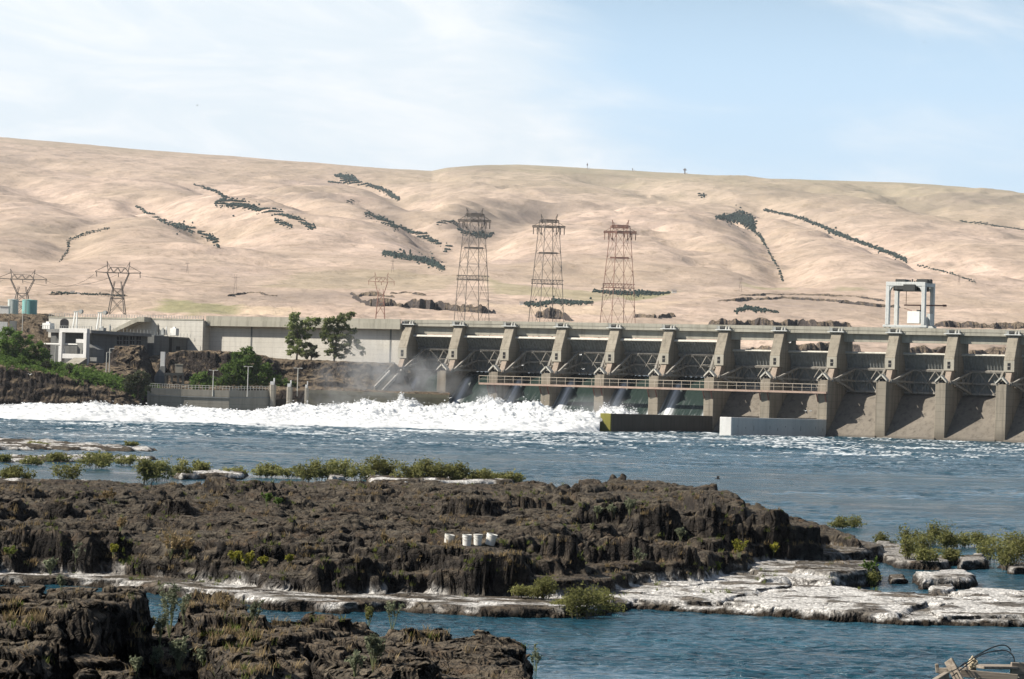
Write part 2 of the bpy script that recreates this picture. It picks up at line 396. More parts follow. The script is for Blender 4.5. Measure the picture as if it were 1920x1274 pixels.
# ------------------------------------------------------------------ frame of the dam: s along the crest, n downstream
A0 = at(773, 612, 965.0); L0 = at(1909.6, 627, 877.0)
TD = Vector((L0.x - A0.x, L0.y - A0.y, 0)); PITCH_S = TD.length / 11; TD.normalize(); ND = Vector((TD.y, -TD.x, 0))
DAZ = math.atan2(TD.y, TD.x)
def D(s, n, z): return Vector((A0.x + TD.x * s + ND.x * n, A0.y + TD.y * s + ND.y * n, z))
def s_at(u, n):
    k = (u - CX) / F
    return (k * (A0.y + ND.y * n) - A0.x - ND.x * n) / (TD.x - k * TD.y)
def z_at(u, y, s, n):                  # height seen at photo row y on the vertical through (s, n)
    p = D(s, n, 0); return at(u, y, p.y).z
def dbox(m, s0, s1, n0, n1, z0, z1):   # n1 > n0 is further downstream
    P = [D(s0, n1, z0), D(s1, n1, z0), D(s1, n0, z0), D(s0, n0, z0), D(s0, n1, z1), D(s1, n1, z1), D(s1, n0, z1), D(s0, n0, z1)]
    return m.hexa(P)
# ------------------------------------------------------------------ river
def spaced(y0, y1, k, lo, hi):
    out = [y0]; y = y0
    while y < y1:
        y += min(max(y * y * k, lo), hi); out.append(y)
    return np.array(out)
def px_of(X, Y): return CX + F * X / Y
def river():
    ys = spaced(50, 1000, 1.75e-5, 0.05, 1.15); us = np.linspace(-0.26, 0.26, 680)
    Y = np.repeat(ys[:, None], len(us), 1); X = us[None, :] * Y
    turb = ss(330, 640, Y); mid = ss(150, 330, Y)
    a = fbm(X / 21, Y / 13, 3, 11); b = fbm(X / 7.5 + a * .7, Y / 4.6, 3, 21, ridge=True); c = fbm(X / 2.6 + a, Y / 1.5, 3, 31); d = vn(X / 0.8, Y / 0.42, 41); e = fbm(X / 30 + 4, Y / 60, 2, 43)
    res = lambda L: ss(0.25, 0.7, L / np.maximum(np.gradient(ys)[:, None], 1e-3) / 4)
    gust = .35 + 1.0 * ss(-.25, .35, fbm(X / 42 + 3, Y / 75, 3, 46) + .3 * e)
    z = 0.06 * a * (1 + 5 * turb) + ((0.05 + .2 * mid) * gust + 0.42 * turb * (0.6 + 0.8 * ss(-.2, .4, e))) * (b - .3) + c * (0.11 + 0.25 * mid + .1 * turb) * gust * res(1.5) + d * (0.05 + 0.05 * mid) * res(.42) + .13 * mid * gust * vn(X / 1.0 + a, Y / 2.3, 45) * res(2.3) + .03 * (1 - mid) * vn(X / .45, Y / .9, 48) + .018 * vn(X / .3, Y / .2, 44) * res(.2)
    calm = ss(0.0, .5, fbm(X / 11, Y / 4.5, 3, 77) + .1) * (1 - ss(120, 260, Y))
    z *= 1 - 0.5 * calm
    # whitecaps on the highest crests of the rough reach, lacy streaks of foam close to the white water
    w = fbm(X / 26, Y / 34, 3, 51); crest = b + 0.5 * c + 0.25 * d
    foam = ss(0.95, 1.12, crest + 0.65 * w + .10 * ss(500, 690, Y) - 0.2 * (1 - turb)) * ss(360, 520, Y)
    lace = fbm(X / 9 + 2 * a, Y / 2.0, 4, 61)
    foam = np.maximum(foam, 0.85 * ss(0.16, 0.42, lace) * ss(610, 705, Y) * ss(0.03, -.02, X / Y - .05))
    foam = np.maximum(foam, 0.25 * ss(0.42, 0.7, fbm(X / 6, Y / 1.3, 4, 63)) * ss(300, 450, Y))
    me = grid_mesh('water', X, Y, z, {'foam': foam, 'rough': turb})
    t = NT('river_water')
    n1 = t.noise(t.pos((1, 1.9, 1)), 0.9, 4, 0.6, 0.4); n2 = t.noise(t.pos((1, 2.2, 1)), 5.0, 3, 0.6)
    fo = t.attr('foam')
    gs = t.ramp(t.noise(t.pos((0.026, 0.07, 1)), 1.0, 6, .68, .5), [(0.4, .12), (0.58, 1.0)]); nb = t.bump(t.math('MULTIPLY', n2, gs), 0.4, 0.06, t.bump(t.math('MULTIPLY', n1, gs), 1.0, 0.9))
    p = t.n('ShaderNodeBsdfPrincipled'); big = t.ramp(t.noise(t.pos((0.045, 0.13, 1)), 1.0, 5, .65), [(.35, 0), (.65, 1)])
    t.L(t.mix(big, (0.005, 0.036, 0.057), (0.018, 0.075, 0.11)), p.inputs['Base Color'])
    t.L(t.ramp(gs, [(0, .08), (1, .2)]), p.inputs['Roughness']); p.inputs['IOR'].default_value = 1.33; p.inputs['Specular IOR Level'].default_value = 0.24; t.L(nb, p.inputs['Normal'])
    d = t.n('ShaderNodeBsdfDiffuse'); d.inputs[0].default_value = (0.74, 0.77, 0.78, 1)
    mx = t.n('ShaderNodeMixShader'); brk = t.noise(t.pos((0.7, 1.6, 1)), 1.6, 4, .7)
    t.L(t.math('MULTIPLY', fo, t.ramp(brk, [(0.3, 0.35), (0.6, 1)])), mx.inputs[0]); t.L(p.outputs[0], mx.inputs[1]); t.L(d.outputs[0], mx.inputs[2]); t.L(mx.outputs[0], t.out.inputs['Surface'])
    tag(link('water', me, t.m, smooth=True), 'rough blue river water with white caps below the dam', kind='structure')
river()
# the bed under the river
def bed():
    m = MB(); m.add([(-900, -40, -6), (900, -40, -6), (900, 1090, -6), (-900, 1090, -6)], [(0, 1, 2, 3)])
    t = NT('river_bed_mud'); t.bsdf(t.mix(t.noise(t.pos(), 0.2), (0.03, 0.035, 0.03), (0.05, 0.05, 0.04)), 0.9)
    tag(m.build('river_bed', t.m), 'dark bed under the river', kind='structure')
bed()
# ------------------------------------------------------------------ white water
PLUMES = [(10, 762, 790, 26), (180, 757, 770, 20), (275, 767, 780, 20), (345, 765, 790, 16), (480, 772, 800, 18), (560, 756, 850, 14), (620, 762, 850, 20), (690, 752, 860, 16), (757, 744, 880, 9), (770, 752, 870, 16), (825, 765, 868, 14),
          (905, 752, 872, 14), (922, 744, 876, 9), (940, 752, 866, 16), (1000, 755, 858, 15), (1060, 768, 860, 15), (1100, 772, 852, 20), (1140, 765, 872, 12), (1170, 757, 884, 12), (1192, 764, 890, 9)]
def whitewater():
    us = np.linspace(-0.215, 0.062, 680); ys = spaced(676, 908, 0, 0.42, 0.42)
    Y = np.repeat(ys[:, None], len(us), 1); X = us[None, :] * Y; U = CX + F * us[None, :] + 0 * Y
    front = np.interp(U[0], [-250, 0, 300, 600, 900, 1000, 1130, 1210], [690, 700, 712, 722, 740, 770, 806, 820])[None, :] + 16 * vn(X / 24, Y / 80, 5) + 7 * vn(X / 6, Y / 20, 6)
    back = np.interp(U[0], [-250, 200, 300, 500, 560, 830, 1000, 1200, 1210], [822, 822, 826, 838, 885, 905, 905, 905, 905])[None, :]
    S_ = (X - A0.x) * TD.x + (Y - A0.y) * TD.y; N_ = (X - A0.x) * ND.x + (Y - A0.y) * ND.y
    rt = np.where((S_ < PITCH_S * 6 - 2.6) | (U < 1129), 1.0, 0.0) * np.where(N_ > 13.5, 1, 0)
    wide = np.interp(U, [1100, 1200, 1240], [1, .8, .35])
    e = ss(0, 60, Y - front) * ss(0, 14, back - Y)
    pu = [p[0] for p in PLUMES]; pz = np.array([HC + (yh(p[0]) - p[1]) * p[2] / F for p in PLUMES]); py = [p[2] for p in PLUMES]
    ez = np.interp(U, pu, pz); ey = np.interp(U, pu, py)
    rise = np.exp(-((Y - ey) / np.where(Y < ey, 42, 16)) ** 2)
    top = 0.5 + 1.5 * e + np.maximum(ez - 1.6, .8) * rise * (0.75 + .3 * fbm(X / 13, Y / 16, 3, 78))
    for (u, y, yy, wd), z in zip(PLUMES, pz):
        x0 = (u - CX) / F * yy; w = wd / F * yy
        bell = np.exp(-((X - x0) / w) ** 2 - ((Y - yy) / (w * 1.5 + 5)) ** 2)
        top = np.maximum(top, top * (1 - bell) + max(z - .4, 1.5) * bell)
    n = fbm(X / 8, Y / 8, 5, 71); b = 1 - np.abs(fbm(X / 4.2, Y / 4.2, 4, 81)) * 1.7; sm = fbm(X / 1.3, Y / 1.3, 3, 91)
    top = top * wide
    Z = top * (0.84 + 0.35 * n + 0.34 * (b - .4)) + sm * (0.2 + .1 * top) * e - 0.35 * (1 - ss(0, .12, e)) 
    inside = (Y > front - 2) & (Y < back + 2) & (rt > .5)
    gap = ss(0.1, 0.45, fbm(X / 7, Y / 2.5, 4, 95)) * (1 - ss(8, 45, Y - front)); Z = Z - 1.3 * gap
    Z = (Z + .6) * ss(-2, 16, Y - front) ** .7 * ss(-2, 6, back - Y) - .6
    shade = np.clip(0.5 + n * .6 - (b - .4) * .3, 0, 1)
    me = grid_mesh('whitewater', X, Y, Z, {'thin': shade}, inside)  # thin holds grey-blue shading of the billows, put into the foam colour
    t = NT('churned_foam'); n3 = t.noise(t.pos((1, 1, 1)), 0.8, 6, 0.7, 0.3)
    c = t.mix(t.math('MULTIPLY', t.attr('thin'), t.ramp(n3, [(0.35, 0), (0.75, 0.5)])), (0.6, 0.61, 0.615), (0.3, 0.35, 0.36))
    p = t.bsdf(c, 0.9, normal=t.bump(n3, 0.4, 0.4), spec=0.1)
    p.inputs['Subsurface Weight'].default_value = 0.25; p.inputs['Subsurface Radius'].default_value = (1.2, 1.3, 1.4); p.inputs['Subsurface Scale'].default_value = 0.6
    tag(link('whitewater', me, t.m, smooth=True), 'churning white water boiling below the spillway', kind='stuff')
    # spray thrown up over the crests
    rng = np.random.default_rng(3); cs = []; rs = []
    for (u, y, yy, wd) in PLUMES:
        z = max(HC + (yh(u) - y) * yy / F, 2.2); x0 = (u - CX) / F * yy; w = wd / F * yy
        k = int(250 + 200 * w); th = rng.normal(0, .9, k)
        px = x0 + th * w; py = yy + rng.normal(0, .8, k) * w; ii = np.clip(np.searchsorted(ys, py), 0, len(ys) - 1); jj = np.clip(np.searchsorted(us, px / py), 0, len(us) - 1)
        hz = np.maximum(Z[ii, jj], .3) + z * 0.05 * rng.exponential(1.0, k) - .1
        cs.append(np.stack([px, py, hz], -1)); rs.append(0.05 + 0.22 * rng.random(k) ** 3)
    cs = np.concatenate(cs); rs = np.concatenate(rs)
    base = np.array([(1, 0, 0), (-1, 0, 0), (0, 1, 0), (0, -1, 0), (0, 0, 1), (0, 0, -1)], float)
    fc = np.array([(0, 2, 4), (2, 1, 4), (1, 3, 4), (3, 0, 4), (2, 0, 5), (1, 2, 5), (3, 1, 5), (0, 3, 5)])
    rot = rng.normal(size=(len(cs), 3, 3)); rot = np.linalg.qr(rot)[0]
    V = np.einsum('nij,kj->nki', rot, base) * rs[:, None, None] * np.array([1.3, 1.3, .8]) + cs[:, None, :]
    Fq = (np.arange(len(cs))[:, None, None] * 6 + fc[None]).reshape(-1, 3)
    t = NT('spray_white'); tr = t.n('ShaderNodeBsdfTranslucent'); d = t.n('ShaderNodeBsdfDiffuse'); mx = t.n('ShaderNodeMixShader')
    for q in (tr, d): q.inputs[0].default_value = (0.86, 0.87, 0.88, 1)
    t.L(d.outputs[0], mx.inputs[1]); t.L(tr.outputs[0], mx.inputs[2]); mx.inputs[0].default_value = .4; t.L(mx.outputs[0], t.out.inputs['Surface'])
    tag(link('spray', np_mesh('spray', V.reshape(-1, 3), Fq), t.m, smooth=True), 'white spray flung up from the churning water', kind='stuff')
whitewater()
# ------------------------------------------------------------------ basalt rock
def rock_mat(name, crust=True, tl=(.35, .8), base=((0.018, 0.016, 0.015), (0.054, 0.045, 0.038)), top=((0.092, 0.072, 0.052), (0.15, 0.127, 0.094)), sc=1.0):
    t = NT(name); v = t.pos((sc, sc, sc)); sl_ = t.slope()
    big = t.noise(v, 0.35, 5, 0.6); mid = t.noise(v, 1.7, 6, 0.7); fine = t.noise(v, 9.0, 6, 0.75); strat = t.noise(t.pos((sc * .7, sc * .7, sc * 6)), 1.0, 5, 0.7)
    c = t.mix(t.ramp(mid, [(0.3, 0), (0.7, 1)]), base[0], base[1])
    c = t.mix(t.math('MULTIPLY', t.ramp(strat, [(0.45, 0), (0.65, 1)]), 0.5), c, tuple(x * .45 for x in base[0]))
    topm = t.math('MULTIPLY', t.ramp(sl_, [(tl[0], 0), (tl[1], 1)]), t.ramp(mid, [(0.28, 0.15), (0.6, 1)]))  # tan lichen on up-facing rock, its colour lightened for sunlit tops
    tc_ = t.mix(t.ramp(big, [(0.35, 0), (0.65, 1)]), top[0], top[1])
    rust = t.ramp(t.noise(v, 0.8, 5, 0.7, .5), [(0.53, 0), (0.66, 1)])
    tc_ = t.mix(t.math('MULTIPLY', rust, 0.6), tc_, (0.135, 0.08, 0.042))
    lich = t.ramp(t.noise(v, 2.6, 5, 0.75), [(0.6, 0), (0.7, 1)])
    c = t.mix(t.math('MULTIPLY', topm, 0.9), c, tc_)
    c = t.mix(t.math('MULTIPLY', lich, 0.35), c, (0.16, 0.15, 0.115))
    c = t.mix(t.math('MULTIPLY', t.ramp(fine, [(0.3, 1), (0.5, 0)]), 0.6), c, tuple(x * .4 for x in base[0]))
    if crust:
        zz = t.math('ADD', t.height(), t.math('MULTIPLY', t.math('SUBTRACT', t.noise(v, 0.9, 6, 0.7, .4), 0.5), 0.9))
        band = t.math('MULTIPLY', t.ramp(zz, [(0.1, 0), (0.24, 1)]), t.ramp(zz, [(0.56, 1), (0.8, 0)]))
        w = t.math('MULTIPLY', t.math('MULTIPLY', t.attr('crust'), band), t.ramp(fine, [(0.3, 0.1), (0.5, 1)]))
        w = t.math('MULTIPLY', w, t.ramp(sl_, [(0.25, 0.12), (0.7, 1)]))
        c = t.mix(w, c, t.mix(mid, (0.56, 0.535, 0.5), (0.8, 0.785, 0.76)))
        c = t.mix(t.math('MULTIPLY', t.ramp(zz, [(0.05, 0.8), (0.22, 0)]), 0.9), c, (0.045, 0.034, 0.024))
    dv = t.n('ShaderNodeVectorMath', operation='MULTIPLY_ADD'); nv = t.n('ShaderNodeTexNoise'); t.L(v, nv.inputs['Vector']); nv.inputs['Scale'].default_value = 1.6; nv.inputs['Detail'].default_value = 4
    t.L(nv.outputs['Color'], dv.inputs[0]); dv.inputs[1].default_value = (.9, .9, .9); t.L(v, dv.inputs[2])
    cr_ = []
    for sc_, wd in ((0.85, .06), (2.4, .07)):
        vo = t.n('ShaderNodeTexVoronoi', feature='DISTANCE_TO_EDGE'); vo.inputs['Scale'].default_value = sc_; t.L(dv.outputs[0], vo.inputs['Vector']); cr_.append(t.ramp(vo.outputs['Distance'], [(0.0, 0), (wd, 1)]))
    crack = t.math('MULTIPLY', cr_[0], t.math('ADD', t.math('MULTIPLY', cr_[1], .5), .5))
    c = t.mix(t.math('SUBTRACT', 0.5, t.math('MULTIPLY', crack, 0.5)), c, tuple(x * .35 for x in base[0]))
    hgt = t.math('ADD', t.math('ADD', t.math('MULTIPLY', fine, 0.6), mid), t.math('MULTIPLY', crack, .7))
    if crust: hgt = t.math('MULTIPLY', hgt, t.math('SUBTRACT', 1.0, t.math('MULTIPLY', w, .7)))
    t.bsdf(c, 0.92, normal=t.bump(hgt, 0.9, 0.16 / sc), spec=0.2); M[name] = t.m
rock_mat('basalt_island'); rock_mat('basalt_near', False, (.3, .72), ((0.02, 0.018, 0.016), (0.062, 0.052, 0.043)), ((0.125, 0.095, 0.066), (0.19, 0.158, 0.115)), 1.5); rock_mat('basalt_far', False, (.62, .95), ((0.02, 0.017, 0.016), (0.055, 0.042, 0.034)), ((0.2, 0.15, 0.095), (0.3, 0.23, 0.15)), 0.25)
def wp(pts, z): return [tuple(onz(x, y, z)[:2]) for x, y in pts]
def tiered(X, Y, tiers, seed):
    nz = fbm(X / 3.1, Y / 3.1, 4, seed) ; n2 = fbm(X / 0.9, Y / 0.9, 4, seed + 7)
    f1, f2, idr = worley(X / 1.9 + .3 * nz, Y / 1.9 + .3 * n2, seed + 3); g1, g2, idq = worley(X / 0.62 + .2 * n2, Y / 0.62, seed + 13)
    H = np.full(X.shape, -2.5)
    for (z, poly, w, jit) in tiers:
        s = sdf(wp(poly, z), X, Y) + jit * (nz * 1.1 + 0.45 * (idr - .5) + 0.25 * n2)
        H = np.maximum(H, -2.5 + (z + 2.5) * ss(-w, w * .25, s) ** .6 - np.where(s < -w * 2, 3, 0))
    return H, nz, n2, (f1, f2, idr), (g1, g2, idq)
def ledge(X, Y, Z, amp, zs, seed):     # push the faces in and out with height, so that cliffs show beds and overhangs, not vertical streaks
    a = fbm(X / 1.6 + 5, Z / zs + Y * .13, 4, seed); b = fbm(Y / 1.6, Z / zs + X * .13, 4, seed + 4); c = fbm(X / .4, Z / (zs * .5), 3, seed + 8)
    return X + amp * .8 * b, Y + amp * (a + .5 * c)
def hit(G, px, py, lo=None, hi=None):  # first point of a height grid met by the view ray through a photo pixel
    us, ys, Z = G; d = ray(px, py); dx = d.x / d.y; dz = d.z / d.y; j = int(np.clip(np.searchsorted(us, dx), 1, len(us) - 1))
    zr = HC + dz * ys; k = np.nonzero(Z[:, j] >= zr)[0]
    if lo: k = k[ys[k] > lo]
    if len(k) == 0: return None
    i = k[0]; return Vector((dx * ys[i], ys[i], Z[i, j]))
def island():
    us = np.linspace(-0.235, 0.235, 1150); ys = np.concatenate([np.arange(103, 152, 0.075), np.arange(152, 200, 0.16)])
    Y = np.repeat(ys[:, None], len(us), 1); X = us[None, :] * Y; U = CX + F * X / Y
    T = [(0.36, [(-400, 1080), (0, 1080), (200, 1086), (400, 1107), (520, 1124), (640, 1131), (760, 1126), (900, 1139), (1000, 1139), (1110, 1139), (1180, 1122), (1290, 1110), (1370, 1114), (1320, 1090), (1450, 1062), (1560, 1010), (1500, 985), (1300, 975), (-400, 970)], .8, .5),
         (0.2, [(1150, 1130), (1400, 1143), (1700, 1163), (1920, 1165), (2250, 1165), (2250, 1114), (1850, 1112), (1650, 1110), (1560, 1098), (1400, 1090), (1200, 1095)], .6, .4),
         (0.36, [(1150, 1100), (1230, 1092), (1330, 1110), (1420, 1108), (1350, 1128), (1200, 1124)], .6, .3),
         (0.4, [(1190, 1070), (1340, 1062), (1440, 1070), (1480, 1098), (1360, 1112), (1250, 1100)], .7, .3),
         (0.38, [(1350, 1130), (1440, 1108), (1500, 1098), (1580, 1100), (1680, 1112), (1760, 1122), (1700, 1142), (1680, 1152), (1600, 1147), (1480, 1140), (1400, 1133)], .6, .3),
         (0.33, [(1740, 1140), (1800, 1128), (1900, 1128), (2250, 1122), (2250, 1156), (1920, 1154), (1760, 1156)], .5, .25),
         (0.36, [(1680, 1118), (1780, 1120), (1860, 1112), (1920, 1118), (2200, 1112), (2200, 1124), (1900, 1130), (1760, 1132)], .6, .3),
         (0.55, [(1400, 1060), (1480, 1048), (1560, 1058), (1610, 1066), (1560, 1090), (1480, 1082), (1430, 1086)], .6, .35),
         (0.6, [(1390, 1040), (1480, 1035), (1500, 1048), (1420, 1060), (1380, 1050)], .5, .3),
         (0.75, [(1490, 1052), (1640, 1050), (1642, 1066), (1560, 1074), (1490, 1066)], .5, .25),
         (0.5, [(1716, 1072), (1800, 1068), (1830, 1074), (1820, 1084), (1730, 1084)], .5, .2), (0.25, [(1668, 1078), (1690, 1076), (1700, 1084), (1670, 1085)], .4, .15),
         (0.4, [(1740, 1098), (1790, 1094), (1790, 1104), (1745, 1106)], .5, .2), (0.42, [(1780, 1110), (1830, 1102), (1920, 1108), (2200, 1104), (2200, 1112), (1850, 1116)], .5, .2),
         (0.4, [(1650, 1012), (1760, 1040), (1800, 1044), (1760, 1056), (1690, 1052), (1620, 1030)], .7, .4), (0.5, [(1800, 1040), (1840, 1038), (1850, 1048), (1800, 1052)], .5, .3), (0.3, [(1880, 1056), (2100, 1050), (2100, 1064), (1900, 1066)], .5, .3),
         (0.75, [(1480, 1024), (1560, 1008), (1620, 1012), (1660, 1022), (1600, 1036), (1500, 1040)], .8, .4),
         (0.92, [(-400, 1030), (0, 1036), (100, 1040), (250, 1047), (400, 1062), (520, 1078), (640, 1084), (800, 1083), (900, 1089), (960, 1091), (1060, 1092), (1140, 1085), (1200, 1062), (1290, 1056), (1400, 1034), (1300, 985), (-400, 985)], .5, .45),
         (1.25, [(-400, 1012), (0, 1019), (100, 1022), (250, 1036), (400, 1046), (520, 1056), (640, 1060), (800, 1060), (900, 1064), (960, 1065), (1060, 1066), (1160, 1052), (1290, 1050), (1400, 1030), (1500, 1012), (1560, 1000), (1540, 980), (1300, 965), (-400, 970)], 1.0, .8),
         (1.7, [(-400, 1005), (200, 1010), (420, 1024), (560, 1030), (700, 1028), (800, 1030), (950, 1036), (1060, 1028), (1150, 1010), (1320, 1015), (1400, 1000), (1400, 960), (-400, 960)], 1.3, 1.0),
         (1.97, [(-400, 972), (250, 980), (520, 990), (640, 1000), (800, 1016), (840, 1020), (1000, 1023), (1040, 1005), (1080, 985), (1180, 975), (1300, 985), (1340, 1005), (1380, 975), (1300, 955), (-400, 955)], 1.2, .6),
         (2.2, [(-400, 948), (350, 950), (520, 960), (700, 950), (900, 958), (1000, 950), (1250, 955), (1300, 930), (1300, 912), (-400, 912)], 2.5, 1.2),
         (2.4, [(-400, 928), (200, 926), (600, 922), (1000, 925), (1150, 925), (1200, 912), (1150, 907), (500, 907), (200, 908), (-400, 905)], 4.0, 1.2),
         (2.85, [(1085, 932), (1180, 924), (1260, 928), (1330, 938), (1395, 952), (1390, 935), (1340, 914), (1290, 909), (1090, 909)], .6, .4),
         (2.2, [(1375, 968), (1450, 985), (1535, 984), (1490, 966), (1400, 940), (1350, 938)], .9, .3),
         (1.15, [(1440, 1012), (1560, 1006), (1612, 1014), (1560, 990), (1480, 984)], .8, .3)]
    H, nz, n2, A, B = tiered(X, Y, T, 100)
    tall = ss(0.7, 1.4, H)
    st = 0.38; q = (H + .55 * nz * tall + .22 * n2 * tall) / st; fr = q - np.floor(q); Ht = (np.floor(q) + ss(0.0, 0.55, fr)) * st; q2 = (H + .5 * nz * tall) / .8; Ht = Ht + (np.floor(q2) * .8 + .8 * ss(0, .3, q2 - np.floor(q2)) - Ht) * ss(960, 1080, U)
    patch = ss(-.22, .3, fbm(X / 9, Y / 14, 3, 163) + .45 * ss(900, 1150, U) + .35 * (1 - ss(118, 124, Y))); H2 = H + tall * ((.25 + .6 * patch) * (Ht - H))
    flatm = ss(-.1, .4, fbm(X / 7, Y / 9, 2, 161)); big = worley(X / 5.2 + .3 * nz, Y / 6 + .25 * nz, 191); patch = patch * (1 - .8 * ss(1330, 1420, U)); blk = tall * (.2 + .8 * patch) * (.75 * (big[2] - .5) - .4 * (1 - ss(.01, .12, big[1] - big[0]))) + (A[2] - .5) * (0.06 + 0.26 * tall * flatm * patch * (1 - .75 * ss(900, 1050, U))) - 0.2 * tall * flatm * patch * (1 - .8 * ss(900, 1050, U)) * (1 - ss(0.02, 0.3, A[1] - A[0])) + (B[2] - .5) * (.008 + .07 * tall) - (.012 + .05 * tall) * (1 - ss(0, .25, B[1] - B[0])) + (.06 + .1 * patch) * fbm(X / 1.1, Y / 1.6, 3, 171) * tall
    Z = np.where(H > -.6, H2 + blk + (.03 + 0.05 * tall) * n2 + (.02 + .03 * tall) * fbm(X / .28, Y / .28, 3, 131), H)
    # upright broken faces in the shelf, each one a step with its block running back from it
    for (u, hw, yb, hp) in [(315, 42, 966, 30), (112, 34, 966, 18), (235, 36, 990, 13), (880, 52, 966, 30), (990, 40, 950, 18), (1130, 48, 966, 34), (1232, 52, 974, 40), (1340, 58, 988, 40), (1440, 40, 1012, 34), (1052, 40, 1056, 44), (1150, 60, 1046, 44), (1260, 50, 1040, 30), (900, 90, 1086, 46), (650, 66, 1090, 34), (545, 26, 956, 14), (575, 64, 1002, 14), (705, 50, 942, 12), (430, 60, 1034, 15), (60, 60, 1035, 16), (180, 46, 1060, 18), (760, 60, 1056, 22)]:
        p = hit((us, ys, Z), u, yb)
        if p is None: continue
        w = hw / F * p.y; h = hp / F * p.y; e = Y - p.y + .7 * nz + .35 * (A[2] - .5)
        Z = Z + h * ss(0, .22, e) * np.exp(-np.maximum(e - .4, 0) / 3.2) * ss(1.15, .8, np.abs(X - p.x + .5 * n2) / w)
    Z = Z - .3 * ss(960, 1080, U) * tall
    flat = np.exp(-((U - 880) / 62) ** 4 - ((Y - 116.6) / 2.0) ** 4); Z = Z + (1.95 + .03 * (Y - 116.6) + .04 * n2 - Z) * flat * .93
    lowz = fbm(X / 2.2, Y / 1.5, 4, 141); cr = ss(-0.45, 0.0, lowz + .4 * ss(1200, 1500, U) - .25 * (1 - ss(1000, 1250, U))) * (1 - 0.9 * ss(.02, .24, fbm(X / 2.4 + 3, Y / 2.6, 4, 151))) * (1 - ss(130, 150, Y) * .6)
    wet = 1 - ss(0.1, 0.22, Z + .1 * n2)
    Xd, Yd = ledge(X, Y, Z, 0.3, 0.3, 181)
    me = grid_mesh('basalt_island', Xd, Yd, Z, {'crust': cr, 'wet': wet}, Z > -1.2)
    o = link('rock_island', me, M['basalt_island'], smooth=True); tag(o, 'long low island of dark basalt with a white mineral waterline', kind='structure')
    return (us, ys, Z)
ISL = island()
def isl_z(x, y):
    us, ys, Z = ISL; i = int(np.clip(np.searchsorted(ys, y), 1, len(ys) - 1)); j = int(np.clip(np.searchsorted(us, x / y), 1, len(us) - 1)); return float(Z[i, j])
def islets():      # flooded ledges beyond the island, left
    us = np.linspace(-0.24, 0.02, 700); ys = np.concatenate([np.arange(225, 330, .3), np.arange(330, 520, 0.5)])
    Y = np.repeat(ys[:, None], len(us), 1); X = us[None, :] * Y
    T = [(0.5, [(-300, 822), (0, 822), (90, 825), (200, 834), (275, 838), (240, 841), (100, 838), (-300, 836)], 3, 1.5),
         (0.4, [(-300, 853), (60, 853), (150, 853), (240, 856), (300, 858), (180, 860), (-300, 859)], 2.2, 1.2), (0.45, [(320, 884), (380, 882), (460, 884), (450, 890), (340, 890)], 1.0, .5),
         (0.6, [(616, 888), (640, 886), (646, 895), (620, 897)], .6, .3), (0.4, [(690, 892), (960, 896), (960, 903), (700, 902)], 1.2, .6), (.3, [(-300, 896), (0, 897), (200, 902), (-300, 906)], 1, .6)]
    H, nz, n2, A, B = tiered(X, Y, T, 200)
    Z = np.where(H > -.6, H + .16 * nz + .25 * (A[2] - .5) + .1 * n2, H)
    cr = ss(.1, .3, fbm(X / 4, Y / 5, 3, 241) + .12); wet = 1 - ss(.08, .2, Z)
    tag(link('rock_ledges', grid_mesh('rock_ledges', X, Y, Z, {'crust': cr, 'wet': wet}, Z > -1.2), M['basalt_island'], smooth=True), 'flat rock ledges awash beyond the island', kind='structure')
islets()
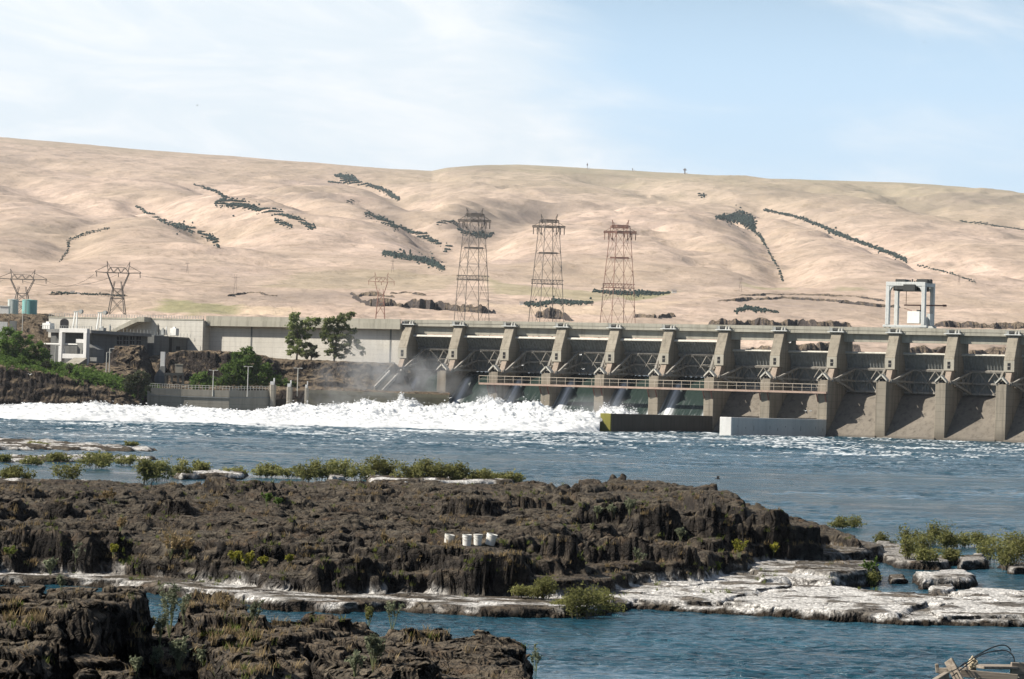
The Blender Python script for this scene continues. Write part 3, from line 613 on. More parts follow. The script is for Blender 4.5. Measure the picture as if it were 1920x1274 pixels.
def foreground():
    us = np.linspace(-0.225, 0.02, 820); ys = np.arange(46, 76, 0.04)
    Y = np.repeat(ys[:, None], len(us), 1); X = us[None, :] * Y
    T = [(1.7, [(-300, 1180), (300, 1185), (900, 1215), (960, 1240), (1010, 1290), (980, 1420), (-300, 1420)], .8, .5),
         (3.3, [(-300, 1104), (0, 1102), (160, 1104), (256, 1112), (276, 1124), (240, 1136), (190, 1142), (175, 1154), (60, 1148), (-40, 1150), (-300, 1150)], .5, .3),
         (3.1, [(-300, 1152), (30, 1152), (115, 1170), (110, 1192), (0, 1190), (-300, 1195)], .5, .3),
         (2.9, [(-300, 1195), (50, 1202), (80, 1222), (60, 1250), (-300, 1262)], .5, .3), (2.6, [(20, 1236), (70, 1236), (90, 1262), (10, 1290)], .4, .2),
         (2.5, [(345, 1132), (395, 1121), (440, 1128), (500, 1160), (470, 1172), (380, 1168)], .5, .3),
         (2.25, [(390, 1180), (500, 1166), (620, 1162), (690, 1172), (740, 1195), (700, 1212), (560, 1206), (470, 1216), (400, 1210)], .5, .4),
         (2.3, [(690, 1190), (790, 1194), (900, 1187), (960, 1196), (988, 1222), (984, 1330), (840, 1330), (760, 1230)], .45, .35),
         (2.75, [(395, 1208), (440, 1203), (500, 1212), (515, 1262), (480, 1290), (430, 1262)], .35, .2),
         (2.7, [(600, 1232), (690, 1218), (790, 1222), (836, 1236), (800, 1262), (700, 1290), (610, 1262)], .35, .25), (2.45, [(500, 1226), (560, 1222), (590, 1248), (560, 1300), (510, 1280)], .35, .2),
         (2.5, [(150, 1250), (220, 1244), (260, 1268), (200, 1320), (140, 1300)], .4, .25), (2.15, [(270, 1205), (350, 1200), (380, 1232), (300, 1250)], .5, .3)]
    H, nz, n2, A, B = tiered(X * 1.6, Y * 1.6, [], 300)
    H = np.full(X.shape, -2.5)
    for (z, poly, w, jit) in T:
        s = sdf(wp(poly, z), X, Y) + jit * (nz * .8 + 0.4 * (A[2] - .5) + 0.25 * n2)
        H = np.maximum(H, -2.5 + (z + 2.5) * ss(-w, w * .2, s) ** .5 - np.where(s < -w * 2, 3, 0))
    st = .26; q = (H + .3 * nz + .1 * n2) / st; fr = q - np.floor(q); Ht = (np.floor(q) + ss(0, .5, fr)) * st
    Z = np.where(H > -.6, H + .6 * (Ht - H) + (A[2] - .5) * .3 - .22 * (1 - ss(.02, .2, A[1] - A[0])) + (B[2] - .5) * .06 - .04 * (1 - ss(0, .2, B[1] - B[0])) + .05 * n2 + .02 * fbm(X / .16, Y / .16, 3, 331), H)
    Xd, Yd = ledge(X, Y, Z, 0.34, 0.2, 381)
    tag(link('foreground_rock', grid_mesh('foreground_rock', Xd, Yd, Z, None, Z > -1.2), M['basalt_near'], smooth=True), 'broken dark basalt shelf in the near left corner', kind='structure')
    return (us, ys, Z)
FOR = foreground()
# ------------------------------------------------------------------ the dam, in its own frame: s along the crest, n downstream, z up
PW = 3.2; TRN, TRZ = 6.2, 17.2; DECK = 31.2
dam = thing('spillway_dam', 'long concrete spillway dam with a row of sloping piers and steel gates', 'dam', D(100, 0, 0))
def pier(i):
    s1 = PITCH_S * i; s0 = s1 - PW; fn = lambda n, z, s: D(s, n, z)
    m = MB()
    m.prism([(-10.5, 16.0), (-10.5, DECK), (0, DECK), (0.15, 30.6), (3.3, 24.2), (3.3, 20.6), (0.5, 20.6), (-1.2, 16.0)], fn, s0, s1)
    root = m.build('pier', M['concrete_pier'], dam, bevel=0.12)
    m = MB(); m.prism([(-10.5, -5), (-10.5, 16.0), (-1.2, 16.0), (4.2, 16.0), (4.2, 16.9), (10.6, 16.9), (11.0, -5)], fn, s0 - 0.02, s1 + 0.02)
    m.build('pier_base', M['concrete_pier_low'], root, bevel=0.12)
    m = MB(); c = (s0 + s1) / 2
    m.prism([(0.3, 16.0), (0.3, 20.6), (3.1, 20.6), (5.0, 17.3), (5.0, 16.0)], fn, c - 0.9, c + 0.9)
    m.build('nose', M['pink_concrete'], root, bevel=0.08)
    m = MB(); dbox(m, s0 + .02, s1 - .02, 3.3, 3.42, 20.7, 24.0); m.build('light_panel', M['concrete_panel'], root)
    m = MB(); dbox(m, c - .45, c + .45, 3.42, 3.47, 21.3, 23.3); m.build('window', M['dark_void'], root)
    m = MB(); dbox(m, c - .45, c + .45, 3.47, 3.55, 22.2, 22.4); m.build('window_bar', M['gate_arm'], root)
    # gabled concrete cap over the trunnion girder at the nose of the base
    m = MB()
    for sg in (-1, 1):
        e = c + sg * 1.75; a = c + sg * 0.1
        m.hexa([D(a, 11.0, 18.55), D(e, 11.0, 16.95), D(e, 8.6, 16.95), D(a, 8.6, 18.55), D(a, 11.0, 19.15), D(e, 11.0, 17.45), D(e, 8.6, 17.45), D(a, 8.6, 19.15)])
    m.build('gable_cap', M['gate_rim'], root)
    m = MB(); m.add([D(c - 1.4, 8.4, 16.9), D(c + 1.4, 8.4, 16.9), D(c, 8.4, 18.4)], [(0, 1, 2)]); dbox(m, c - .55, c + .55, 8.5, 10.4, 16.9, 17.7); m.build('cap_recess', M['dark_void'], root)
    for e, g in ((s1, 1), (s0, -1)):
        m = MB(); m.tube([D(e - .1 * g, TRN, TRZ), D(e + .75 * g, TRN, TRZ)], .55, 10); dbox(m, min(e, e + .5 * g), max(e, e + .5 * g), TRN - .2, TRN + 1.4, TRZ - .7, TRZ + .5)
        m.build('trunnion', M['gate_arm'], root)
    return root
for i in range(-0, 13): pier(i)
def roll(n, z, a):                     # turn about the trunnion by angle a (raises the skin)
    dn, dz = n - TRN, z - TRZ; c, s_ = math.cos(a), math.sin(a)
    return TRN + dn * c + dz * s_, TRZ - dn * s_ + dz * c
RG = 13.2
def gate(i, a):                        # bay i lies between pier i and pier i + 1
    s0 = PITCH_S * i + .12; s1 = PITCH_S * (i + 1) - PW - .12; w = s1 - s0
    def G(s, r, ang):
        n, z = TRN - r * math.cos(ang), TRZ + r * math.sin(ang); n, z = roll(n, z, a); return D(s, n, z)
    angs = np.linspace(math.asin(-3.9 / RG), math.asin(8.4 / RG), 15)
    m = MB(); k = len(angs)
    vs = [G(s, r, q) for r in (RG, RG + .06) for q in angs for s in (s0, s1)]
    fs = []
    for l in (0, 1):
        for j in range(k - 1):
            b = l * 2 * k + 2 * j; fs.append((b, b + 1, b + 3, b + 2))
    m.add(vs, fs)
    nr = 15                  # upright ribs on the downstream face of the skin
    for q in range(nr):
        s = s0 + w * (q + .5) / nr
        for j in range(k - 1):
            m.hexa([G(s - .16, RG - .02, angs[j]), G(s + .16, RG - .02, angs[j]), G(s + .16, RG - .3, angs[j]), G(s - .16, RG - .3, angs[j]),
                    G(s - .16, RG - .02, angs[j + 1]), G(s + .16, RG - .02, angs[j + 1]), G(s + .16, RG - .3, angs[j + 1]), G(s - .16, RG - .3, angs[j + 1])])
    root = m.build('gate', M['gate_steel'], dam)
    if a > 0.05: root['label'] = 'raised radial gate with water running under it'
    def lev(z): return math.asin((z - TRZ) / RG)
    m = MB(); e = angs[-1]
    m.hexa([G(s0, RG - .55, e - .004), G(s1, RG - .55, e - .004), G(s1, RG + .1, e - .004), G(s0, RG + .1, e - .004), G(s0, RG - .55, e + .022), G(s1, RG - .55, e + .022), G(s1, RG + .1, e + .022), G(s0, RG + .1, e + .022)])
    m.build('top_rim', M['gate_rim'], root)
    lv = [lev(21.0), lev(17.05), lev(13.55)]; ins = 2.6; ri = RG - 1.5
    for q in lv:
        m = MB(); h = .33 / RG
        m.hexa([G(s0 + .2, ri, q - h), G(s1 - .2, ri, q - h), G(s1 - .2, RG - .5, q - h), G(s0 + .2, RG - .5, q - h), G(s0 + .2, ri, q + h), G(s1 - .2, ri, q + h), G(s1 - .2, RG - .5, q + h), G(s0 + .2, RG - .5, q + h)])
        m.build('girder', M['gate_arm'], root)
    for (e, g) in ((s0, 1), (s1, -1)):
        for q in lv:
            m = MB(); m.bar(D(e + .35 * g, TRN, TRZ), G(e + ins * g, ri + .1, q), .6, .6); m.build('arm', M['gate_arm'], root)
        m = MB(); pt = lambda f, q: D(e + .35 * g, TRN, TRZ).lerp(G(e + ins * g, ri + .1, q), f)
        for f0, f1 in ((.55, .55), (.8, .8)):
            m.bar(pt(f0, lv[0]), pt(f1, lv[1]), .26); m.bar(pt(f0, lv[1]), pt(f1, lv[2]), .26)
        for f0, f1 in ((.55, .8), (.8, 1.0)):
            m.bar(pt(f0, lv[1]), pt(f1, lv[0]), .22); m.bar(pt(f0, lv[1]), pt(f1, lv[2]), .22)
        m.build('brace', M['gate_arm'], root)
    m = MB()                           # lattice between the two arm frames, seen against the skin
    nq = 4; xs = [s0 + ins + (w - 2 * ins) * j / nq for j in range(nq + 1)]
    for j in range(nq):
        t0, t1 = (lv[1], lv[0]) if j % 2 == 0 else (lv[0], lv[1])
        m.bar(G(xs[j], ri - .2, t0), G(xs[j + 1], ri - .2, t1), .24)
        t0, t1 = (lv[2], lv[1]) if j % 2 else (lv[1], lv[2])
        m.bar(G(xs[j], ri - .2, t0), G(xs[j + 1], ri - .2, t1), .2)
    m.build('lattice', M['gate_arm'], root)
OPEN = 0.295
for i in range(12): gate(i, OPEN if i < 6 else 0.0)
# ogee chutes between the piers
def ogee(n):                           # concrete height along the fall line
    return float(np.interp(n, [-9, -7.2, -5.5, -3.5, -1, 2, 5, 8, 11, 12, 13], [13.0, 13.4, 13.2, 12.3, 10.4, 7.8, 5.2, 2.7, .3, -.3, -1.6]))
def chute(i, wet):
    s0 = PITCH_S * i; s1 = PITCH_S * (i + 1) - PW; ns = np.linspace(-10, 12.6, 80)
    s0 -= .3; s1 += .3
    m = MB(); vs = []; fs = []
    lip = lambda n: .8 if 10.4 < n < 11.6 else ogee(n)
    for n in ns: vs += [D(s0, n, lip(n)), D(s1, n, lip(n))]
    for j in range(len(ns) - 1): fs.append((2 * j, 2 * j + 1, 2 * j + 3, 2 * j + 2))
    m.add(vs, fs)
    c = m.build('chute', M['concrete_chute' if not wet else 'concrete_moss_wet'], dam)
    m = MB(); dbox(m, s0 + .3, s1 - .3, -10.4, -9.9, -3, 12.9); m.build('sill_wall', M['concrete_pier_low'], c)
    if wet:                            # a sheet of fast water, streaked, torn white along the left pier
        nn = np.linspace(-7.2, 19, 110); sw = np.linspace(s0 + .32, s1 - .32, 60)
        N_, S_ = np.meshgrid(nn, sw, indexing='ij'); u = (S_ - sw[0]) / (sw[-1] - sw[0])
        zb = np.interp(N_, [-7.2, -4, -1, 2, 5, 8, 11, 14, 17, 19], [17.0, 16.2, 14.6, 12.3, 9.8, 7.2, 4.7, 2.6, .9, -.2]); depth = .05
        jet = np.exp(-((u - .10 - .006 * (N_ + 6)) / (.058 + .002 * np.clip(N_ + 6, 0, 30))) ** 2) * ss(-3, 1, N_)
        zz = zb + depth + .55 * jet + .12 * vn(S_ / .7, N_ / 4 + i * 9, 7)
        st = fbm(S_ / .5 + i * 31, N_ / 9, 4, 17); ed = np.exp(-(u / .03) ** 2) + np.exp(-((u - 1) / .04) ** 2)
        wht = np.clip(jet * (0.75 + .5 * st) + .55 * ss(0.1, .55, st) * ss(2, 18, N_) + ed * .5 * ss(0, 8, N_) + ss(13, 20, N_ + 3 * st) * .8, 0, 1)
        X = A0.x + TD.x * S_ + ND.x * N_; Y = A0.y + TD.y * S_ + ND.y * N_
        tag(link('spill_water', grid_mesh('spill_water', X, Y, zz, {'foam': wht}), M['spill_water'], smooth=True), kind='structure')
def spillmat():
    t = NT('spill_water'); n = t.noise(t.pos(), 1.2, 5, .7)
    p = t.n('ShaderNodeBsdfPrincipled'); t.L(t.mix(n, (0.012, 0.022, 0.02), (0.03, 0.046, 0.038)), p.inputs['Base Color']); p.inputs['Roughness'].default_value = .22; p.inputs['IOR'].default_value = 1.33
    t.L(t.bump(n, .5, .15), p.inputs['Normal']); d = t.n('ShaderNodeBsdfDiffuse'); d.inputs[0].default_value = (.84, .86, .87, 1); mx = t.n('ShaderNodeMixShader')
    t.L(t.attr('foam'), mx.inputs[0]); t.L(p.outputs[0], mx.inputs[1]); t.L(d.outputs[0], mx.inputs[2]); t.L(mx.outputs[0], t.out.inputs['Surface']); M['spill_water'] = t.m
spillmat(); concrete('concrete_moss_wet', (0.09, 0.085, 0.06), (0.13, 0.12, 0.085), 0.4)
m = MB(); m.add([D(-60, -10.7, 24.6), D(330, -10.7, 24.6), D(330, -420, 24.6), D(-60, -420, 24.6)], [(0, 1, 2, 3)])
tag(m.build('reservoir', M['spill_water']), 'still water of the lake behind the dam', kind='structure')
for i in range(12): chute(i, i < 6)
# deck, crest girders and parapet
SL, SR = -PW, PITCH_S * 12
m = MB(); dbox(m, SL - .5, SR, -10.6, -0.9, DECK + .003, DECK + 1.0); m.build('deck', M['concrete_deck'], dam)
m = MB(); dbox(m, SL - .5, SR, -1.1, -.8, DECK + 1.0, DECK + 2.05); dbox(m, SL - .5, SR, -10.5, -10.2, DECK + 1.0, DECK + 2.05); m.build('parapet', M['concrete_deck'], dam)
for i in range(12):
    m = MB(); a = PITCH_S * i + .003; b = PITCH_S * (i + 1) - PW - .003
    dbox(m, a, b, -3.2, -2.2, DECK - 2.4, DECK); m.build('crest_girder', M['concrete_deck'], dam)
    m = MB(); dbox(m, a, b, -9.6, -8.8, DECK - 1.8, DECK); m.build('crest_girder', M['concrete_deck'], dam)
def hoist(i):
    c = PITCH_S * i - PW / 2; m = MB(); dbox(m, c - 2.6, c + 2.6, -.79, .75, DECK + .35, DECK + .62)
    root = m.build('hoist', M['crane_paint'], dam)
    m = MB(); dbox(m, c - 1.9, c - 1.1, -.5, .4, DECK + .62, DECK + 1.6); m.build('gearbox', M['grey_machine'], root); m = MB(); dbox(m, c + .55, c + 1.0, -.4, .3, DECK + .62, DECK + 1.3); m.build('motor', M['pole_metal'], root)
    m = MB(); m.tube([D(c - .9, -.1, DECK + 1.15), D(c + .3, -.1, DECK + 1.15)], .5, 12); m.build('drum', M['dark_machine'], root)
    m = MB(); m.tube([D(c + 1.2, -.1, DECK + 1.15), D(c + 1.32, -.1, DECK + 1.15)], .62, 14); m.build('wheel', M['grey_machine'], root)
    m = MB(); m.tube([D(c - 2.3, -.1, DECK + .62), D(c - 2.3, -.1, DECK + 2.0)], .08, 6); m.build('post', M['grey_machine'], root); m = MB(); m.tube([D(c + 2.2, -.1, DECK + .62), D(c + 2.2, -.1, DECK + 1.9)], .08, 6); m.build('post', M['grey_machine'], root)
    m = MB(); dbox(m, c + 1.5, c + 2.0, -.5, .3, DECK + .62, DECK + 1.5); m.build('control_box', M['pole_metal'], root)
for i in range(13): hoist(i)
# ------------------------------------------------------------------ walls joined to the crest on the left
s383 = s_at(383, 2); s_end = s_at(92, 2.5)
wall = thing('abutment_wall', 'tall pale concrete wall running from the spillway piers to the left bank', 'wall', D((s383 + SL) / 2, 0, 0))
m = MB(); dbox(m, s383, SL - .003, -10, -1.2, 5, DECK - 1.2); m.build('wall_panel', M['concrete_wall'], wall)
m = MB(); dbox(m, s383, SL - .5, -10, 1.4, DECK - 1.2, DECK + .7); dbox(m, s383, SL - .5, .9, 1.2, DECK + .7, DECK + 2.1); m.build('crest_slab', M['concrete_deck'], wall)
for u in (471, 732):
    m = MB(); s = s_at(u, -1); dbox(m, s - .3, s + .3, -1.2, -1.12, 8, DECK - 1.2); m.build('joint', M['concrete_shade'], wall)
m = MB(); dbox(m, s_end, s383 - .003, -10, 3.0, 5, DECK + .5); m.build('wall_panel', M['concrete_wall'], wall)
m = MB(); dbox(m, s_end, s383, 2.5, 3.15, DECK + .5, DECK + 1.0); m.build('crest_slab', M['concrete_deck'], wall)
m = MB()
for k in range(60):
    s = s_end + (s383 - s_end) * k / 59; dbox(m, s - .06, s + .06, 2.75, 2.87, DECK + 1.0, DECK + 2.0)
dbox(m, s_end, s383, 2.76, 2.86, DECK + 1.9, DECK + 2.0); dbox(m, s_end, s383, 2.76, 2.86, DECK + 1.45, DECK + 1.53); m.build('railing', M['grey_machine'], wall)
# round-headed opening in the wall
def arch():
    sa, sb = s_at(112, 3), s_at(128, 3); c = (sa + sb) / 2; r = (sb - sa) / 2; z0 = z_at(120, 616, c, 3); zt = z_at(120, 598, c, 3)
    pts = [(c - r, z0), (c + r, z0)] + [(c + r * math.cos(a), zt - r * .6 + r * .6 * math.sin(a)) for a in np.linspace(0, PI, 12)]
    m = MB(); m.prism(pts, lambda s, z, n: D(s, n, z), 3.003, 3.05); m.build('arched_opening', M['dark_void'], wall)
arch()
# ramp that climbs the wall to the crest
m = MB(); sa, sb, sc_ = s_at(212, 6), s_at(262, 6), s_at(274, 6); za = z_at(212, 620, sa, 6); zb = DECK + 1.2
m.hexa([D(sa, 7.5, za - 1.2), D(sb, 7.5, zb - 1.6), D(sb, 3.003, zb - 1.6), D(sa, 3.003, za - 1.2), D(sa, 7.5, za), D(sb, 7.5, zb), D(sb, 3.003, zb), D(sa, 3.003, za)])
m.hexa([D(sb, 7.5, zb - 1.6), D(sc_, 7.5, zb - 1.6), D(sc_, 3.003, zb - 1.6), D(sb, 3.003, zb - 1.6), D(sb, 7.5, zb), D(sc_, 7.5, zb), D(sc_, 3.003, zb), D(sb, 3.003, zb)])
o = m.build('wall_ramp', M['concrete_deck']); tag(o, 'sloping concrete ramp climbing the pale wall up to the crest', 'ramp')
# ------------------------------------------------------------------ catwalk, training walls, weir, gantry crane
def catwalk():
    t = thing('catwalk', 'narrow pinkish walkway with handrails hung along the fronts of the lower piers', 'walkway', D(70, 11, 13))
    a = PITCH_S * 2 - PW - 2.5; b = PITCH_S * 8 + .2; z = z_at(1400, 731, s_at(1400, 11.5), 11.5)
    m = MB(); dbox(m, a, b, 11.02, 12.6, z - .6, z); m.build('walkway_deck', M['catwalk_deck'], t)
    for n in (12.5,):
        m = MB(); dbox(m, a, b, n - .08, n + .08, z + 2.1, z + 2.26); dbox(m, a, b, n - .04, n + .04, z + 1.1, z + 1.18)
    s = a
    while s < b: dbox(m, s - .05, s + .05, 12.45, 12.55, z, z + 2.1); s += 3.0
    m.build('railing', M['catwalk_rail'], t)
    for i in range(2, 9):
        c = PITCH_S * i - PW / 2
        for g in (-1.3, 1.3):
            m = MB(); m.bar(D(c + g, 11.0, z - 3.0), D(c + g, 12.4, z - .6), .26); m.bar(D(c + g, 11.0, z - .7), D(c + g, 12.4, z - .7), .2)
            m.build('bracket', M['rust_red'], t)
catwalk()
def training(name, label, i, u_end, y_top, mats, th, y2=None):
    s1 = PITCH_S * i; s0 = s1 - th
    n_end = 11.0
    while n_end < 140 and (lambda p: CX + F * p.x / p.y)(D(s0, n_end, 3)) > u_end: n_end += .5
    zt = z_at(u_end, y_top, s0, n_end); p = D(s0, n_end, 0)
    t = thing(name, label, 'wall', D((s0 + s1) / 2, (11 + n_end) / 2, 0))
    m = MB(); dbox(m, s0, s1, 11.02, n_end - .06, -5, zt); m.build('wall_body', M[mats[0]], t, bevel=.1)
    m = MB(); dbox(m, s0 - .04, s1 + .04, n_end - .06, n_end + .5, -5, zt + .05); m.build('end_face', M[mats[1]], t, bevel=.1)
    return t, s1, n_end, zt
t1, s_a, n_a, z_a = training('training_wall', 'dark stained training wall with a mossy yellow end standing in the white water', 6, 1132, 775.5, ('concrete_dark', 'concrete_moss'), 3.2)
t2, s_b, n_b, z_b = training('training_wall', 'clean pale training wall, its sunlit end coloured whiter, beside the dry chutes', 8, 1355.5, 782.5, ('concrete_pale', 'concrete_white'), 3.4) if 'concrete_pale' in M else (concrete('concrete_pale', (0.5, 0.5, 0.48), (0.6, 0.6, 0.58), 0.25) or training('training_wall', 'clean pale training wall, its sunlit end coloured whiter, beside the dry chutes', 8, 1355.5, 782.5, ('concrete_pale', 'concrete_white'), 3.4))  # same concrete; the shaded body is coloured greyer than the sunlit end
for k in range(12):
    n = 14 + (n_b - 18) * k / 11; m = MB(); dbox(m, s_b, s_b + .06, n - .12, n + .12, 1.6 + .5 * (k % 3), 2.5 + .5 * (k % 2)); m.build('drain_slot', M['concrete_gray'], t2)
def crane():
    sl_, sr_ = s_at(1664, -2), s_at(1731, -2); nf, nb = -1.6, -9.8; z0 = DECK + 1.9; zt = z_at(1700, 537, (sl_ + sr_) / 2, nf)
    t = thing('gantry_crane', 'white portal gantry crane standing on the dam crest', 'crane', D((sl_ + sr_) / 2, -5.5, z0)); lw = 1.15
    for n in (nf, nb):
        for s in (sl_, sr_):
            m = MB(); dbox(m, s - lw / 2, s + lw / 2, n - .7, n + .7, z0 + 1.0, zt - .003); m.build('leg', M['crane_paint'], t, bevel=.1)
    for n in (nf, nb):
        m = MB(); dbox(m, sl_ - lw / 2, sr_ + lw / 2, n - .75, n + .75, zt - .0, zt + 1.25)
        for s, g in ((sl_, 1), (sr_, -1)):
            e = s + g * lw / 2; m.prism([(e, zt), (e + 1.7 * g, zt), (e + .55 * g, zt - .55), (e, zt - 1.7)], lambda s_, z_, n_: D(s_, n_, z_), n - .6, n + .6)
        m.build('top_beam', M['crane_paint'], t, bevel=.08)
        m = MB(); dbox(m, sl_ - 1.3, sr_ + 1.3, n - .7, n + .7, z0 + .3, z0 + 1.0); m.build('sill_beam', M['crane_paint'], t, bevel=.08)
        for s in (sl_, sr_):
            for e in (-.7, .7): m = MB(); m.tube([D(s + e, n - .2, z0 + .3), D(s + e, n + .2, z0 + .3)], .32, 10); m.build('wheel', M['dark_machine'], t)
    for s in (sl_, sr_):
        m = MB(); dbox(m, s - .6, s + .6, nb + .76, nf - .76, zt, zt + 1.2); m.build('end_tie', M['crane_paint'], t)
    m = MB(); dbox(m, sl_ + 1.2, sr_ - .8, nb + 1, nf - 1, zt - 1.3, zt + .2); dbox(m, sl_ + 2.2, sr_ - 4.6, nf - .9, nf + 1.1, zt - 1.0, zt + .1); dbox(m, sl_ + 5, sr_ - 2.5, nf - .8, nf + 1.2, zt - 1.4, zt + .5); m.build('trolley', M['dark_machine'], t)
    m = MB(); dbox(m, sl_ + 2.0, sl_ + 5.0, -6, -2, zt + 1.1, zt + 2.1); m.build('winch', M['dark_machine'], t); m = MB(); dbox(m, sr_ - 2.5, sr_ + .8, -7, -2, zt + 1.1, zt + 2.2); m.build('winch', M['dark_machine'], t); m = MB(); m.tube([D(sr_ + 1.4, -3, zt + 1.2), D(sr_ + 1.4, -3, zt + 2.2)], .5, 10); m.build('exhaust', M['dark_machine'], t)
    m = MB(); dbox(m, sl_ + 5.1, sl_ + 9.2, -4.2, -3.2, zt + 1.1, zt + 1.3)
    for k in range(6): dbox(m, sl_ + 5.2 + k * .7, sl_ + 5.5 + k * .7, -4, -3.4, zt + 1.25, zt + 1.7 + .25 * (k % 3))
    m.build('hoist_gear', M['dark_machine'], t)
    m = MB(); zc = z_at(1710, 588, (sl_ + sr_) / 2, nf); c0 = s_at(1699, nf); c1 = s_at(1722, nf); dbox(m, c0, c1, nf - 4, nf - .4, z0 + 1.6, zc + .6); cab = m.build('cab', M['white_paint'], t, bevel=.06)
    m = MB(); dbox(m, c0 + 2.6, c1 - .3, nf - 2.5, nf - 1.2, zc + .6, zc + 1.1); m.build('vent', M['dark_machine'], cab)
    m = MB(); zr = z_at(1700, 571.5, (sl_ + sr_) / 2, nf); m.bar(D(sl_ + 3.6, -6, zr), D(sr_ + 5.2, -6, zr), .38); dbox(m, sr_ + 4.6, sr_ + 5.6, -6.4, -5.6, zr - .3, zr + .3); m.bar(D(c1 - 1, -6, zr), D(c1 - 1, -6, zr - 2), .25); m.bar(D(sl_ + 4.2, -6, zt), D(sl_ + 4.2, -6, zr), .15); m.bar(D(sl_ + 3.6, -6, zr - 1.0), D(c0 + 1, -3, zc + .9), .14)
    m.build('boom', M['rust_red'], t)
    m = MB(); dbox(m, sr_ - .1, sr_ + .9, nf - 6.5, nf - 3.5, z0 + 1.0, z0 + 4.6); m.build('electric_cabinet', M['crane_paint'], t); m = MB(); dbox(m, sr_ - .55, sr_ + .55, nf - 2.3, nf - 1.4, z0 + 1, z0 + 3.5); m.build('electric_cabinet', M['crane_paint'], t)
crane()
# ------------------------------------------------------------------ hills across the river
RIDGE = [(-800, 240), (-300, 246), (0, 258), (200, 275), (400, 292), (560, 303), (700, 315), (800, 321), (830, 315), (900, 310), (960, 309), (1040, 312), (1100, 316), (1280, 325), (1440, 335), (1600, 340), (1690, 343), (1800, 352), (1900, 362), (2100, 378), (2700, 400)]
HY = [1105, 1200, 1350, 1600, 2000, 2600, 3300, 4200, 5200, 6200, 7000]
def base_h(X, Y):
    U = CX + F * X / Y; ru = yh(U) - np.interp(U, [p[0] for p in RIDGE], [p[1] for p in RIDGE])
    lo = np.interp(Y, HY, [96, 112, 134, 150, 172, 207, 258, 318, 378, 425, 440]); f = (ru - 440) * ss(1800, 7000, Y)
    row = np.where(Y < 7000, lo + f, ru)
    return HC + row * np.minimum(Y, 7000) / F
def march(f, x, y, lo=1110, hi=7100):
    d = ray(x, y); dx = d.x / d.y; dz = d.z / d.y; ys = np.concatenate([np.arange(lo, 2500, 4.0), np.arange(2500, hi, 12.0)])
    z = f(dx * ys, ys); k = np.nonzero(z >= HC + dz * ys)[0]
    i = k[0] if len(k) else len(ys) - 1
    return (dx * ys[i], ys[i], float(z[i]))
# gullies with their woods, as photo polylines: points and half-widths of the wood there
GULLY = [([(240, 380), (275, 402), (320, 424), (355, 432), (385, 444), (408, 462), (440, 482)], 34, 70),
         ([(365, 347), (400, 362), (432, 380), (480, 392), (530, 404), (590, 428), (640, 450)], 30, 60),
         ([(560, 334), (630, 342), (690, 350), (725, 362), (755, 380), (770, 392), (800, 420)], 26, 60),
         ([(685, 400), (720, 414), (752, 432), (795, 446), (830, 462), (850, 470)], 30, 70),
         ([(1380, 380), (1430, 394), (1500, 412), (1560, 436), (1620, 458), (1705, 490), (1780, 512), (1840, 532)], 34, 80),
         ([(1330, 408), (1400, 425), (1432, 452), (1446, 482), (1468, 520), (1480, 545)], 30, 60),
         ([(1050, 388), (985, 400), (930, 430), (880, 468), (850, 500)], 42, 100),
         ([(1180, 440), (1250, 470), (1300, 492), (1345, 520)], 18, 60), ([(205, 425), (160, 440), (128, 455), (125, 480), (100, 497)], 18, 50),
         ([(1640, 350), (1700, 380), (1790, 412), (1920, 432)], 30, 110), ([(0, 330), (60, 352), (130, 392), (190, 425)], 24, 90), ([(1090, 330), (1180, 350), (1290, 380)], 22, 110), ([(1480, 360), (1560, 375), (1650, 378)], 20, 110), ([(20, 300), (120, 318), (260, 340)], 16, 110)]
GW = []
for pts, dep, wid in GULLY: GW.append(([march(base_h, x, y)[:2] for x, y in pts], dep, wid))
def hill_h(X, Y):
    H = base_h(X, Y); amp = ss(1500, 3600, Y)
    far = 1 - ss(6300, 7000, Y) * .8
    wob = fbm(X / 900, Y / 1400, 3, 401); sp = fbm((X - .35 * Y) / 420 + .6 * wob, Y / 1500, 3, 411, ridge=True)
    H = H + amp * far * (15 * wob * .6 + 9 * (sp - .35)) + amp * far * (5.5 * fbm((X - .3 * Y) / 150, Y / 480, 4, 421, ridge=True) + 1.1 * fbm(X / 45, Y / 90, 3, 425))
    H = H + (1 - amp) * (6 * fbm(X / 90, Y / 160, 4, 431) + 2.2 * fbm(X / 22, Y / 40, 3, 441)) * ss(1110, 1250, Y)
    for pts, dep, wid in GW:
        x0 = min(p[0] for p in pts) - 500; x1 = max(p[0] for p in pts) + 500; y0 = min(p[1] for p in pts) - 500; y1 = max(p[1] for p in pts) + 500
        m = (X > x0) & (X < x1) & (Y > y0) & (Y < y1)
        if not m.any(): continue
        d, t, sg = pline(pts, X[m], Y[m]); d = d * (1 + .5 * vn(X[m] / 70, Y[m] / 70, 451))
        en = ss(0, .12, t) * (1 - ss(.9, 1.0, t) * .7)
        H[m] += en * (-.62 * dep * np.exp(-(d / (wid * .6)) ** 2) + dep * .22 * np.exp(-((d - wid * 2.0) / (wid * 1.3)) ** 2))
    return H
HG = []
